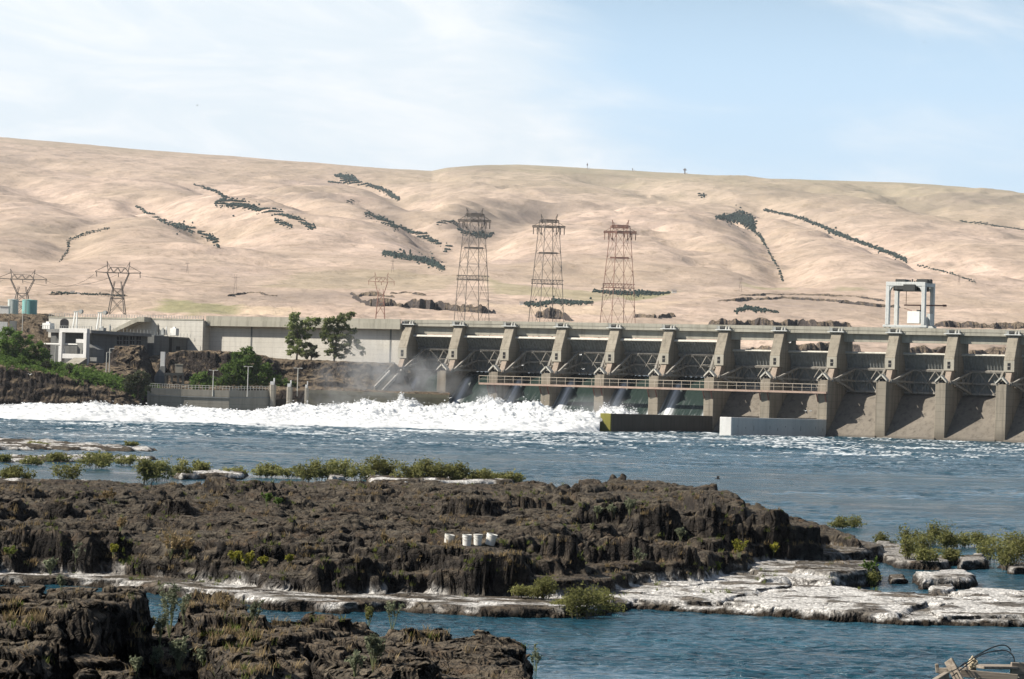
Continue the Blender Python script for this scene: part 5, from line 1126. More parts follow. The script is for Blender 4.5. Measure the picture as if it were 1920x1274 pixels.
def bank():
    us = np.linspace(-0.25, -0.0205, 800); ys = np.concatenate([np.arange(822, 942, .42), np.arange(942, 1130, 1.2)])
    Y = np.repeat(ys[:, None], len(us), 1); X = us[None, :] * Y; U = CX + F * X / Y
    nz = fbm(X / 11, Y / 11, 4, 601); n2 = fbm(X / 3.2, Y / 3.2, 4, 611); f1, f2, idr = worley(X / 5.5 + .4 * nz, Y / 5.5, 621)
    Ux = U + 7 * nz + 4 * (idr - .5); Yw = np.clip(Y + ss(890, 900, Y + 60 * ss(270, 255, U)) * (3.0 * nz + 2.2 * (idr - .5) + 1.2 * n2), 822, 1129.9)
    rows = []
    for (yy, pts, zc) in BROWS:
        z = np.interp(Ux, [p[0] for p in pts], [p[1] for p in pts]); rows.append(np.full(X.shape, zc) if zc is not None else HC + (yh(U) - z) * yy / F)
    yk = np.array([b[0] for b in BROWS], float); k = np.clip(np.searchsorted(yk, Yw, 'right') - 1, 0, len(yk) - 2); R = np.stack(rows)
    a = np.take_along_axis(R, k[None], 0)[0]; b = np.take_along_axis(R, (k + 1)[None], 0)[0]; f = (Yw - yk[k]) / (yk[k + 1] - yk[k])
    amp_ = ss(268, 258, U) * .6 + .4 * ss(892, 905, Y) * ss(258, 268, U) + .1
    Z = a + (b - a) * f + .5 * n2 + .5 * (idr - .5) - .5 * (1 - ss(0, .2, f2 - f1))
    Xd = X + amp_ * (1.6 * fbm(Y / 4, Z / 1.6 + X * .1, 3, 631)); Yd = Y + amp_ * (2.6 * fbm(X / 4, Z / 1.6, 4, 641) + 1.3 * fbm(X / 1.4, Z / 5, 3, 651, ridge=True))
    inwall = ((X - A0.x) * ND.x + (Y - A0.y) * ND.y < -12) & ((X - A0.x) * TD.x + (Y - A0.y) * TD.y > s_end + 1); Z = np.where(inwall, np.minimum(Z, 18), Z)
    tag(link('bank_rock', grid_mesh('bank_rock', Xd, Yd, Z), M['basalt_far'], smooth=True), 'brown basalt bluff and terraces of the left bank', kind='structure')
    return (us, ys, Z)
BANK = bank()
def bank_hit(x, y, lo=None): return hit(BANK, x, y, lo)
# ------------------------------------------------------------------ fishway buildings on the bank
sB = s_at(360, 3.2); nF = 3.2
while (lambda p: CX + F * p.x / p.y)(D(sB, nF, 20)) > 166: nF += .25
def nb_at(u):                          # how far downstream the long shaded flank reaches photo column u
    n = 3.2
    while (lambda p: CX + F * p.x / p.y)(D(sB, n, 20)) > u: n += .2
    return n
n290, n318, n283 = nb_at(290), nb_at(318), nb_at(283); zR = z_at(166, 619, sB, nF); zT = z_at(300, 629.5, sB, n290)
fb = thing('fishway_building', 'long flat roofed grey concrete building in shade below the pale wall', 'building', D(sB - 8, (3 + nF) / 2, 15))
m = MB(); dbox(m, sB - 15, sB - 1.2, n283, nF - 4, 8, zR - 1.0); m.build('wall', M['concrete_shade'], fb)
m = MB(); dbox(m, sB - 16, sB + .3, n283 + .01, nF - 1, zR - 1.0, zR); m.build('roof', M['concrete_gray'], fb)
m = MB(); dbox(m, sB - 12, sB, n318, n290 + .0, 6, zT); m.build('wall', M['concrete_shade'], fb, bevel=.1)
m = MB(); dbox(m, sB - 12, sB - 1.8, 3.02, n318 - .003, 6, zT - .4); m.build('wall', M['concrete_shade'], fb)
m = MB(); dbox(m, sB - 12, sB - 1.3, 3.02, n318 - .003, zT - .397, zT); m.build('roof', M['concrete_gray'], fb)
for u0, u1 in ((226, 234), (238, 246), (250, 258), (262, 270)):
    na, nb_ = nb_at(u1), nb_at(u0); z1 = z_at(u0, 631, sB, nb_); z0 = z_at(u0, 646, sB, nb_)
    m = MB(); dbox(m, sB - 1.197, sB - 1.1, na, nb_, z0, z1); w_ = m.build('window', M['dark_void'], fb)
    m = MB(); dbox(m, sB - 1.097, sB - 1.0, (na + nb_) / 2 - .12, (na + nb_) / 2 + .12, z0, z1); dbox(m, sB - 1.097, sB - 1.0, na, nb_, (z0 + z1) / 2 - .1, (z0 + z1) / 2 + .1); m.build('sash', M['concrete_gray'], w_)
for u0, u1, y0, y1 in ((323, 331, 634, 664), (340, 347, 650, 657)):
    na, nb_ = nb_at(u1), nb_at(u0); m = MB(); dbox(m, sB - 1.797, sB - 1.7, na, nb_, z_at(u0, y1, sB, nb_), z_at(u0, y0, sB, nb_)); m.build('doorway', M['dark_void'], fb)
# lower shaded hall at the left end, under the railings
sL = s_at(75, nF); n2_ = nF - 6; zL = z_at(90, 622, sL, n2_)
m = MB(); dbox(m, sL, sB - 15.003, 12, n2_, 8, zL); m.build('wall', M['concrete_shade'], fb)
m = MB(); dbox(m, sL - 1, sB - 16.003, 11.5, n2_ + 1, zL + .003, zL + .8); m.build('roof', M['concrete_gray'], fb)
m = MB()
for k in range(22):
    s = sL + (sB - sL) * k / 21; dbox(m, s - .06, s + .06, nF - 1.6, nF - 1.5, zR, zR + 1.2)
dbox(m, sL - 1, sB, nF - 1.6, nF - 1.5, zR + 1.12, zR + 1.22); m.build('railing', M['grey_machine'], fb)
m = MB()
for k in range(30):
    n = 4 + (nF - 6) * k / 29; dbox(m, sB - .2, sB - .1, n - .05, n + .05, max(zR, zT) if n > n290 else zT, (zR if n > n290 else zT) + 1.2)
m.build('railing', M['grey_machine'], fb)
def roof_box(u, y0, y1, wpx, n, s_off, mat, name, label, cat):
    s = s_at(u, n); p = D(s, n, 0); k = p.y / F; z0 = z_at(u, y1, s, n); z1 = z_at(u, y0, s, n); m = MB(); w = wpx * k / .9
    dbox(m, s - w / 2, s + w / 2, n - w * .8, n, z0, z1); dbox(m, s - w * .2, s + w * .2, n - w * .5, n - w * .2, z1, z1 + .5)
    return tag(m.build(name, M[mat], bevel=.05), label, cat)
roof_box(324, 616, 629.5, 12, n318 - 2, 0, 'white_paint', 'equipment_box', 'white boxy unit on the roof of the block nearest the pale wall', 'equipment')
roof_box(295, 610, 628, 3.5, n290 - 6, 0, 'dark_machine', 'equipment_box', 'dark upright unit on the roof beside the white boxy unit', 'equipment')
roof_box(304, 618, 628.5, 6, n318 + 3, 0, 'grey_machine', 'equipment_box', 'low grey unit between the dark upright unit and the white boxy unit', 'equipment')
roof_box(311, 613, 628.5, 2, n318 + 2, 0, 'white_paint', 'equipment_box', 'thin white post like unit beside the white boxy unit', 'equipment')
roof_box(86, 606, 617.5, 16, nF - 12, 0, 'white_paint', 'equipment_box', 'pale boxy unit on the flat roof left of the arched opening', 'equipment')
roof_box(189, 615, 620.5, 10, nF - 8, 0, 'grey_machine', 'equipment_box', 'low grey unit on the flat roof under the stair ramp', 'equipment')
roof_box(205, 611, 621, 3, nF - 12, 0, 'grey_machine', 'equipment_box', 'small upright grey unit just left of the stair ramp', 'equipment')
def aframe(u, y0, y1, label):
    s = s_at(u, nF - 14); z0 = z_at(u, y0, s, nF - 14); z1 = z_at(u, y1, s, nF - 14); t = thing('lifting_frame', label, 'hoist frame', D(s, nF - 14, z0)); n = nF - 14
    for a in (-1.0, .6):
        m = MB(); m.bar(D(s + a * .9, n, z0), D(s + a * .5 + .4, n, z1), .38); m.build('leg', M['white_paint'], t)
    m = MB(); m.bar(D(s - .6, n, z1), D(s + 2.6, n, z1 + .2), .4); m.tube([D(s + 2.2, n - .4, z1 + .1), D(s + 2.2, n + .4, z1 + .1)], .7, 10); m.build('head', M['grey_machine'], t)
aframe(140, 617, 585, 'white lifting frame on the flat roof right of the arched opening'); aframe(185, 618, 587, 'white lifting frame on the flat roof near the stair ramp')
# open white portal at the river end
def portal():
    n = nF + 2.5; t = thing('portal_frame', 'tall white concrete portal with cross beams over a short ramp', 'frame', D(s_at(139, n), n, 10)); sa, sb = s_at(116.5, n), s_at(162.5, n); z1 = z_at(139, 624, (sa + sb) / 2, n); w = .62
    for s, yb in ((sa, 684), (sb, 690)):
        m = MB(); dbox(m, s - w, s + w, n - .9, n + .9, z_at(139, yb, s, n) - 2, z1 - .003); m.build('column', M['concrete_white'], t, bevel=.05)
    for y in (622, 668.5):
        z = z_at(139, y, (sa + sb) / 2, n); m = MB(); dbox(m, sa + w + .003 if y > 630 else sa - w, sb - w - .003 if y > 630 else sb + w, n - .7, n + .7, z - .75 if y > 630 else z1, z + .75 if y > 630 else z1 + 1.3); m.build('beam', M['concrete_white'], t, bevel=.05)
    z = z_at(150, 638, sb, n); m = MB(); dbox(m, sb - 3.6, sb - w - .003, n - 1.2, n + .5, z - .9, z + .3); m.build('landing', M['concrete_white'], t)
    s0 = s_at(80, n); z = z_at(100, 644.5, sa, n); m = MB(); dbox(m, s0, sa - w - .003, n - 1, n - .4, z - .25, z + .15); dbox(m, sa + w + .003, sb - 3.7, n - 1, n - .4, z - .25, z + .15); m.build('gangway', M['white_paint'], t)
    m = MB(); s = s_at(113, n - 1); dbox(m, s - .4, s + .4, n - 2, n - 1.1, z_at(113, 680, s, n - 1), z_at(113, 623, s, n - 1)); m.build('rusty_post', M['rust_red'], t)
    m = MB(); a, b = s_at(123, n + 5), s_at(148, n + 5); zb, zt_ = z_at(130, 693, a, n + 8), z_at(140, 671, b, n)
    m.hexa([D(a, n + 9, zb - 3), D(b, n + 9, zb - 3), D(b + 1, n + 1.5, zb - 3), D(a + 1, n + 1.5, zb - 3), D(a, n + 9, zb), D(b, n + 9, zb), D(b + 1, n + 1.5, zt_), D(a + 1, n + 1.5, zt_)]); m.build('short_ramp', M['concrete_lowwall'], t)
    m = MB(); a, b = s_at(139, n - 3), s_at(176, n - 3); m.hexa([D(a, n - 5, 8), D(b, n - 5, 8), D(b, n - 9, 8), D(a, n - 9, 8), D(a, n - 5, z_at(139, 632, a, n)), D(b, n - 5, z_at(176, 655, b, n)), D(b, n - 9, z_at(176, 655, b, n)), D(a, n - 9, z_at(139, 632, a, n))]); m.build('side_wall', M['concrete_gray'], t)
portal()
# white slab and sloping cheek in the gap of the bluff
m = MB(); p = at(305, 688, 898); q = at(305, 660, 898); m.box((p.x, p.y, (p.z + q.z) / 2), (1.3, 2.0, q.z - p.z)); tag(m.build('white_slab', M['concrete_white']), 'narrow white concrete slab standing in the gap of the brown bluff', 'wall')
m = MB(); a, b, c_ = at(291, 706, 897), at(303, 687, 897), at(304, 706, 897); m.prism([(a.x, a.z), (b.x, b.z), (c_.x + 1, b.z), (c_.x + 1, c_.z - 6), (a.x - .3, a.z - 6)], lambda x, z, e: Vector((x, 897 + e, z)), -2, 1.5); tag(m.build('sloping_wall', M['concrete_gray']), 'grey sloping wall stepping down below the white slab', 'wall')
m = MB(); p = at(336, 693, 893); m.box(p, (2.2, 1.5, 2.6)); m.box(p + Vector((0, 0, 1.45)), (2.5, 1.8, .3)); tag(m.build('concrete_block', M['concrete_lowwall']), 'small tan concrete block at the foot of the bluff', 'block')
def shed():
    a = at(322, 720, 888); t = thing('pipe_rack', 'dark steel rack under the bluff behind the low wall', 'rack', a)
    m = MB(); m.bar(at(308, 702, 888), at(345, 702, 888), .8); m.build('beam', M['dark_machine'], t)
    for x in (311, 322, 334, 343):
        m = MB(); m.bar(at(x, 703, 888), at(x, 728, 888), .7); m.build('post', M['dark_machine'], t)
shed()
# ------------------------------------------------------------------ low river wall, its piers and the weir wall
def low_wall():
    a, b, c = at(276, 728, 868), at(430, 731, 868), at(508, 729, 874)
    t = thing('river_wall', 'long low weathered concrete wall along the left bank with a railing', 'wall', at(400, 760, 870)); zt = a.z
    pts = [(at(x, 740, y).x, y) for x, y in ((276, 866), (340, 868), (430, 868), (508, 876))]; cap = [8.7, 8.5, 8.5, 8.9]
    def run(z0s, z1s, off, th, nm, mat):
        m = MB()
        for (p, q, i) in zip(pts[:-1], pts[1:], range(3)):
            m.hexa([(p[0], p[1] - off, z0s[i]), (q[0], q[1] - off, z0s[i + 1]), (q[0], q[1] + th, z0s[i + 1]), (p[0], p[1] + th, z0s[i]), (p[0], p[1] - off, z1s[i]), (q[0], q[1] - off, z1s[i + 1]), (q[0], q[1] + th, z1s[i + 1]), (p[0], p[1] + th, z1s[i])])
        return m.build(nm, M[mat], t)
    run([-4] * 4, cap, 0, 4, 'wall_body', 'concrete_lowwall'); run([c_ - 2.3 for c_ in cap], [c_ - 2.0 for c_ in cap], .25, 0, 'ledge', 'concrete_gray')
    m = MB()
    for (p, q, i) in zip(pts[:-1], pts[1:], range(3)):
        n = 14
        for k in range(n): f = k / n; m.tube([(p[0] + (q[0] - p[0]) * f, p[1] + (q[1] - p[1]) * f + .4, cap[i] + (cap[i + 1] - cap[i]) * f), (p[0] + (q[0] - p[0]) * f, p[1] + (q[1] - p[1]) * f + .4, cap[i] + (cap[i + 1] - cap[i]) * f + 1.2)], .06, 5)
        for v in (.6, 1.2): m.tube([(p[0], p[1] + .4, cap[i] + v), (q[0], q[1] + .4, cap[i + 1] + v)], .05, 5)
    m.build('railing', M['pole_metal'], t)
    m = MB(); p0, p1 = at(404, 733.5, 872), at(470, 726, 890); m.hexa([p0 + Vector((0, 0, -.5)), p1 + Vector((0, 0, -.5)), p1 + Vector((0, 2, -.5)), p0 + Vector((0, 2, -.5)), p0, p1, p1 + Vector((0, 2, 0)), p0 + Vector((0, 2, 0))]); m.build('kerb', M['concrete_wall'], t)
low_wall()
for (x0, x1, y0, lab) in ((506, 517, 722, 'broad stained concrete pier at the right end of the low river wall'), (538, 548, 726, 'round nosed concrete pier between the weir openings'), (572, 578, 728, 'narrow concrete pier where the weir wall begins')):
    a, b = at(x0, y0, 876), at(x1, y0, 876); c = (a + b) / 2; w = b.x - a.x; t = thing('weir_pier', lab, 'pier', (c.x, 876, 0))
    m = MB(); pts = [(-w / 2, 2.5), (-w / 2, -.6), (-w * .25, -1.3), (w * .25, -1.3), (w / 2, -.6), (w / 2, 2.5)]; m.prism(pts, lambda p, q, e: Vector((c.x + p, 876 + q, e)), -4, c.z); m.build('shaft', M['concrete_lowwall'], t)
    m = MB(); m.box((c.x - w * .1, 876, c.z + .5), (w * .6, 1.6, 1.0)); m.box((c.x + w * .2, 876.2, c.z + 1.0), (w * .25, .8, 2.0)); m.build('machine_housing', M['concrete_white'], t)
def weir():
    t = thing('weir_wall', 'long stained weir wall with a mossy ledge across the first spillway bays', 'wall', at(700, 745, 885))
    a, b = at(578, 735, 880), at(842, 743, 884); za = a.z + .6; zb = za - .3
    m = MB(); m.hexa([(a.x, a.y, 4), (b.x, b.y, 5.5), (b.x, b.y + 3, 5.5), (a.x, a.y + 3, 4), (a.x, a.y, za), (b.x, b.y, zb), (b.x, b.y + 3, zb), (a.x, a.y + 3, za)]); m.build('wall_body', M['concrete_weir'], t)
    m = MB(); m.hexa([(a.x, a.y - .5, za - 1.6), (b.x, b.y - .5, zb - 1.6), (b.x, b.y - .003, zb - 1.6), (a.x, a.y - .003, za - 1.6), (a.x, a.y - .5, za - 1.0), (b.x, b.y - .5, zb - 1.0), (b.x, b.y - .003, zb - 1.0), (a.x, a.y - .003, za - 1.0)]); m.build('ledge', M['concrete_moss_wet'], t)
    m = MB(); p, q = at(574, 752, 883), at(700, 755, 886); m.hexa([(p.x, p.y, -4), (q.x, q.y, -4), (q.x, q.y + 2, -4), (p.x, p.y + 2, -4), (p.x, p.y, 4.2), (q.x, q.y, 4.2), (q.x, q.y + 2, 4.2), (p.x, p.y + 2, 4.2)]); m.build('lower_wall', M['concrete_shade'], t)
    for x in (704, 790, 838):
        m = MB(); p = at(x, 755, 885); m.box((p.x, 886, 1), (1.6, 2, 9.2)); m.build('pier', M['concrete_lowwall'], t)
    m = MB(); p, q = at(520, 746, 880), at(574, 748, 880); m.box(((p.x + q.x) / 2, 880, 2.5), (q.x - p.x, 1.5, 8)); m.build('gate_panel', M['concrete_dark'], t)
weir()
def stair():
    a, b = at(702, 728, 915), at(738, 690, 938); t = thing('stairway', 'sloping concrete stairway climbing the bluff to the first pier in the mist', 'stairs', a)
    for off, nm in ((0, 'string_wall'), (2.4, 'string_wall')):
        m = MB(); o = Vector((off, 0, -.4 * off)); m.bar(a + o, b + o, .45, 1.1); m.build(nm, M['concrete_wall'], t)
    m = MB(); n = 22
    for k in range(n): p = a.lerp(b, k / n) + Vector((1.2, 0, -.6)); m.box(p, (2.0, 1.1, .5))
    m.build('steps', M['concrete_lowwall'], t)
    m = MB(); d = b - a
    m.tube([a + Vector((0, 0, 1.6)), b + Vector((0, 0, 1.6))], .08, 6)
    for k in range(8): p = a.lerp(b, k / 7); m.tube([p, p + Vector((0, 0, 1.6))], .07, 5)
    m.build('railing', M['pole_metal'], t)
stair()
def lamp_post(x, yb, yt, Y, label, heads=2):
    a, b = at(x, yb, Y), at(x, yt, Y); h = b.z - a.z; t = thing('lamp_post', label, 'lamp post', a)
    m = MB(); m.tube([a - Vector((0, 0, 1.5)), a + Vector((0, 0, h))], [.17, .11], 8); m.build('pole', M['pole_metal'], t)
    for g in ((-1, 1) if heads == 2 else (1,)):
        m = MB(); m.tube([a + Vector((0, 0, h)), a + Vector((.75 * g, 0, h + .1))], .07, 6); m.box(a + Vector((.95 * g, 0, h + .08)), (.7, .4, .22)); m.build('lamp_head', M['pole_metal'], t)
lamp_post(103, 684, 648, 872, 'slim pale lamp post left of the white portal', 1); lamp_post(199, 700, 661, 868, 'shorter of the two lamp posts below the brown rock mass', 1); lamp_post(204.5, 702, 654, 870, 'taller of the two lamp posts below the brown rock mass', 1)
lamp_post(399, 734, 695, 868, 'lamp post on the low river wall left of the big green tree'); lamp_post(464, 735, 688, 870, 'lamp post on the low river wall in front of the big green tree'); lamp_post(557.5, 734, 691, 878, 'lamp post by the weir piers right of the big green tree')
lamp_post(42, 616, 584, 1010, 'tall slim pole on the brown slope at the far left', 1)
# tanks on the skyline at the far left
def tank(x0, x1, y0, y1, Y, mat, label):
    a, b = at(x0, y1, Y), at(x1, y1, Y); r = (b.x - a.x) / 2; c = (a + b) / 2; h = at((x0 + x1) / 2, y0, Y).z - c.z + 3; t = thing('storage_tank', label, 'tank', (c.x, Y, c.z - 3))
    m = MB(); m.lathe([(0, 0), (r, 0), (r, h), (r * .97, h), (0, h + .5)], 32, (c.x, Y, c.z - 3)); m.build('shell', M[mat], t)
    m = MB(); m.tube([(c.x + r * math.cos(q), Y + r * math.sin(q), c.z - 3 + h + .15) for q in np.linspace(0, 2 * PI, 33)], .12, 5, False); m.build('rim', M[mat], t)
    m = MB()
    for g in (-.25, .25): m.tube([(c.x - r * .4 + g, Y - r * .95, c.z - 3), (c.x - r * .4 + g, Y - r * .95, c.z - 3 + h)], .06, 5)
    m.build('ladder', M['pole_metal'], t)
tank(41, 69, 564, 590, 1075, 'teal_paint', 'teal storage tank on the skyline behind the grey pylon'); tank(14, 34, 563, 590, 1082, 'pale_tank', 'pale storage tank left of the teal one')
m = MB(); p = at(9, 583, 1070); m.box(p, (3.2, 3, 3)); m.box(p + Vector((0, 0, 1.6)), (3.6, 3.4, .3)); tag(m.build('control_hut', M['white_paint']), 'small white hut beside the pale storage tank', 'hut')
def bfence():
    t = thing('slope_wall', 'pale retaining wall at the foot of the brown slope far left', 'wall', at(16, 612, 905)); a, b, c = at(-30, 612, 905), at(14, 612, 905), at(34, 612, 912)
    m = MB(); m.box(((a.x + b.x) / 2, 905, a.z - 1), (b.x - a.x, 1, 5)); m.build('wall_face', M['concrete_white'], t)
    m = MB(); m.box(((b.x + c.x) / 2, 909, c.z - 1), (c.x - b.x, 1, 5)); m.build('wall_return', M['concrete_gray'], t)
bfence()
# ------------------------------------------------------------------ foliage
def leaves(P, size, rng, up=.35, long=1.6):
    n = len(P); a = rng.normal(size=(n, 3)); a[:, 2] *= .7; a /= np.linalg.norm(a, axis=1)[:, None]; b = rng.normal(size=(n, 3)); b[:, 2] += up
    b -= a * (a * b).sum(1)[:, None]; b /= np.linalg.norm(b, axis=1)[:, None] + 1e-9
    s = size * (0.6 + .8 * rng.random(n))[:, None]; a = a * s * long * .5; b = b * s * .5
    V = np.stack([P - a, P - b * .8, P + a, P + b * .8], 1).reshape(-1, 3); return V, np.arange(n * 4).reshape(n, 4)
def leafy(name, P, size, rng, mat, parent, up=.35, long=1.6):
    V, Fq = leaves(P, size, rng, up, long); off = np.array(root_trs(parent)[0]) if parent else 0
    return link(name, np_mesh(name, V - off, Fq), mat, parent)
def crown_pts(clumps, rng, dens):
    out = []
    for (c, r, sq) in clumps:
        k = int(dens * r * r) + 8; d = rng.normal(size=(k, 3)); d /= np.linalg.norm(d, axis=1)[:, None]; rad = r * np.where(rng.random(k) < .6, rng.random(k) ** .35, np.abs(rng.normal(0, .75, k)))
        lump = 1 + .35 * vn(d[:, 0] * 2.2 + c[0], d[:, 1] * 2.2 + d[:, 2] * 1.7 + c[2], 5)
        out.append(np.array(c) + d * (rad * lump)[:, None] * np.array([1, 1, sq]))
    return np.concatenate(out)
def px_tree(label, base, trunk, clumps, Y, seed, mat='leaf_tree', name='tree', dens=62, leaf=.44, cat='tree', sub=4):
    rng = np.random.default_rng(seed); b = at(base[0], base[1], Y); t = thing(name, label, cat, b); k = Y / F; tops = []
    cl = []
    for (x, y, r) in clumps:
        p = at(x, y, Y + rng.uniform(-1, 1) * r * k * .8); R_ = r * k; tops.append(p)
        cl.append((p, R_ * .85, .85)); cl.append((p + Vector(rng.normal(0, .6, 3)) * R_, R_ * .7, .5)); cl.append((b.lerp(p, rng.uniform(.6, .9)) + Vector(rng.normal(0, .35, 3)) * R_, R_ * .5, .7))
        for _ in range(sub):
            d = Vector(rng.normal(size=3)).normalized() * R_ * rng.uniform(.5, .95); cl.append((p + d, R_ * rng.uniform(.35, .6), .8))
    m = MB(); mid = at(trunk[0], trunk[1], Y); w = max(.25, (mid.z - b.z) * .035)
    m.tube([b - Vector((0, 0, 1)), b.lerp(mid, .5) + Vector((.2, 0, 0)), mid], [w, w * .8, w * .55], 8)
    for i, p in enumerate(tops):
        st = b.lerp(mid, .45 + .5 * ((i * 37) % 10) / 10); q = st.lerp(p, .5) + Vector((0, 0, .12 * (p - st).length)); m.tube([st, q, p], [w * .4, w * .25, w * .1], 6)
    m.build('trunk', M['bark'], t)
    leafy('crown', crown_pts(cl, rng, dens), leaf, rng, M[mat], t); return t
px_tree('open windswept tree, left one of the pair before the pale wall', (556, 674), (558, 625), [(548, 596, 9), (556, 590, 7), (545, 612, 10), (556, 610, 9), (552, 628, 9), (543, 634, 7), (560, 640, 9), (569, 606, 8), (580, 602, 9), (591, 604, 9), (598, 600, 5), (568, 622, 8), (574, 632, 7), (570, 648, 8), (546, 648, 8), (556, 656, 9), (566, 662, 8), (544, 662, 7), (540, 642, 5), (576, 615, 6)], 957, 11)
px_tree('broad windswept tree, right one of the pair before the pale wall', (626, 676), (630, 630), [(611, 606, 9), (622, 600, 9), (634, 602, 9), (645, 598, 8), (654, 594, 8), (662, 590, 6), (610, 620, 9), (622, 616, 10), (636, 616, 9), (648, 612, 8), (606, 632, 7), (620, 632, 10), (634, 634, 9), (648, 630, 7), (664, 622, 7), (658, 632, 6), (655, 643, 8), (668, 640, 5), (640, 650, 8), (624, 650, 9), (672, 648, 6), (680, 655, 6), (678, 662, 4), (650, 658, 6), (630, 664, 9), (616, 662, 7), (642, 668, 6)], 954, 12)
px_tree('small dark round shrub tree between the two windswept trees', (583, 675), (583, 660), [(580, 648, 7), (587, 652, 7), (582, 662, 9), (589, 665, 7), (575, 666, 6)], 951, 13, 'leaf_greybush')
px_tree('big dense green tree rising over the low river wall', (465, 728), (465, 690), [(460, 660, 9), (468, 655, 6), (450, 668, 11), (474, 668, 10), (440, 682, 13), (460, 682, 15), (482, 680, 12), (428, 696, 13), (450, 698, 16), (474, 698, 16), (496, 690, 12), (505, 700, 11), (424, 712, 13), (442, 716, 14), (466, 716, 15), (490, 714, 14), (510, 712, 10), (418, 720, 9)], 884, 14, 'leaf_bush', dens=80)
px_tree('low olive bush left of the big green tree', (378, 730), (378, 716), [(370, 706, 8), (382, 702, 8), (362, 716, 9), (378, 716, 10), (394, 712, 9), (402, 718, 8), (388, 722, 8), (366, 724, 8)], 879, 15, 'leaf_bush', 'bush', cat='bush')
px_tree('low green bushes at the foot of the dark bluff', (530, 728), (530, 722), [(520, 712, 8), (534, 716, 7), (545, 720, 7), (556, 723, 5), (524, 723, 6)], 905, 16, 'leaf_bush', 'bush', cat='bush')
px_tree('tall bright green bush at the far left edge of the bank', (15, 672), (15, 640), [(8, 624, 11), (22, 620, 9), (34, 628, 9), (6, 642, 13), (24, 642, 14), (40, 644, 11), (52, 640, 8), (10, 660, 13), (30, 660, 13), (48, 658, 11), (-14, 640, 16), (-30, 650, 18)], 858, 17, 'leaf_bush', 'bush', cat='bush')
px_tree('green bush on the bank below the gangway', (70, 676), (70, 662), [(60, 650, 9), (74, 646, 9), (68, 662, 10), (82, 660, 9), (92, 668, 7), (56, 668, 9), (78, 672, 9)], 862, 18, 'leaf_bush', 'bush', cat='bush')
px_tree('large grey green bush on the bank right of the lamp posts', (258, 742), (258, 722), [(246, 708, 9), (260, 702, 9), (272, 704, 8), (240, 720, 10), (258, 718, 12), (274, 718, 9), (246, 732, 10), (264, 732, 11), (278, 730, 6), (232, 734, 8)], 846, 19, 'leaf_greybush', 'bush', cat='bush', dens=90)
for i, (x, y, r) in enumerate([(86, 682, 8), (100, 688, 8), (114, 694, 9), (128, 694, 8), (140, 700, 9), (154, 703, 9), (168, 706, 9), (182, 712, 9), (196, 716, 9), (210, 720, 10), (222, 728, 9), (205, 730, 7), (130, 688, 6), (44, 676, 7), (60, 680, 7)]):
    px_tree('low dark green bush in the strip that follows the bluff edge', (x, y + r), (x, y + r * .4), [(x, y, r * .8), (x - r * .6, y + r * .3, r * .6), (x + r * .6, y + r * .35, r * .6)], 842 + (i % 4) * 4, 30 + i, 'leaf_bush' if i % 3 else 'leaf_greybush', 'bush', cat='bush')['group'] = 'bushes along the bluff edge'
# ------------------------------------------------------------------ mist at the first piers
def mist(name, label, c, r, dens, seed):
    iv, fi = ICO; n = 1 + .25 * vn(iv[:, 0] * 2 + seed, iv[:, 1] * 2 + iv[:, 2] * 2, 3); me = np_mesh(name, iv * n[:, None] * np.array(r) * 1.15, fi)
    t = NT(name); v = t.coord('Object'); nz = t.noise(t.pos((.11, .11, .11)), 1.0, 4, .6, .6)
    g = t.n('ShaderNodeVectorMath', operation='DIVIDE'); t.L(v, g.inputs[0]); g.inputs[1].default_value = r
    ln = t.n('ShaderNodeVectorMath', operation='LENGTH'); t.L(g.outputs[0], ln.inputs[0])
    fall = t.ramp(ln.outputs['Value'], [(0.1, 1), (1.0, 0)])
    d = t.math('MULTIPLY', t.math('MULTIPLY', fall, t.ramp(nz, [(0.4, 0), (0.66, 1)])), dens)
    p = t.n('ShaderNodeVolumePrincipled'); p.inputs['Color'].default_value = (.93, .95, .97, 1); p.inputs['Anisotropy'].default_value = .2; t.L(d, p.inputs['Density']); t.L(p.outputs[0], t.out.inputs['Volume'])
    try: t.m.cycles.volume_step_rate = 3.0
    except Exception: pass
    o = link(name, me, t.m); o.location = c; tag(o, label, kind='stuff')
mist('mist', 'pale spray mist drifting up from the first spillway bays', at(735, 715, 918), (26, 13, 11), .16, 1)
mist('mist', 'thin mist rising before the pale wall', at(690, 665, 945), (15, 9, 9), .07, 5)
mist('mist', 'spray mist hanging over the churning water by the weir wall', at(665, 748, 868), (22, 8, 5), .1, 9)
mist('mist', 'spray mist over the tallest plume below the middle bays', at(925, 752, 884), (12, 6, 5.5), .12, 12)
mist('mist', 'spray mist above the foam at the mossy wall end', at(1120, 764, 880), (14, 5, 4.5), .1, 14)
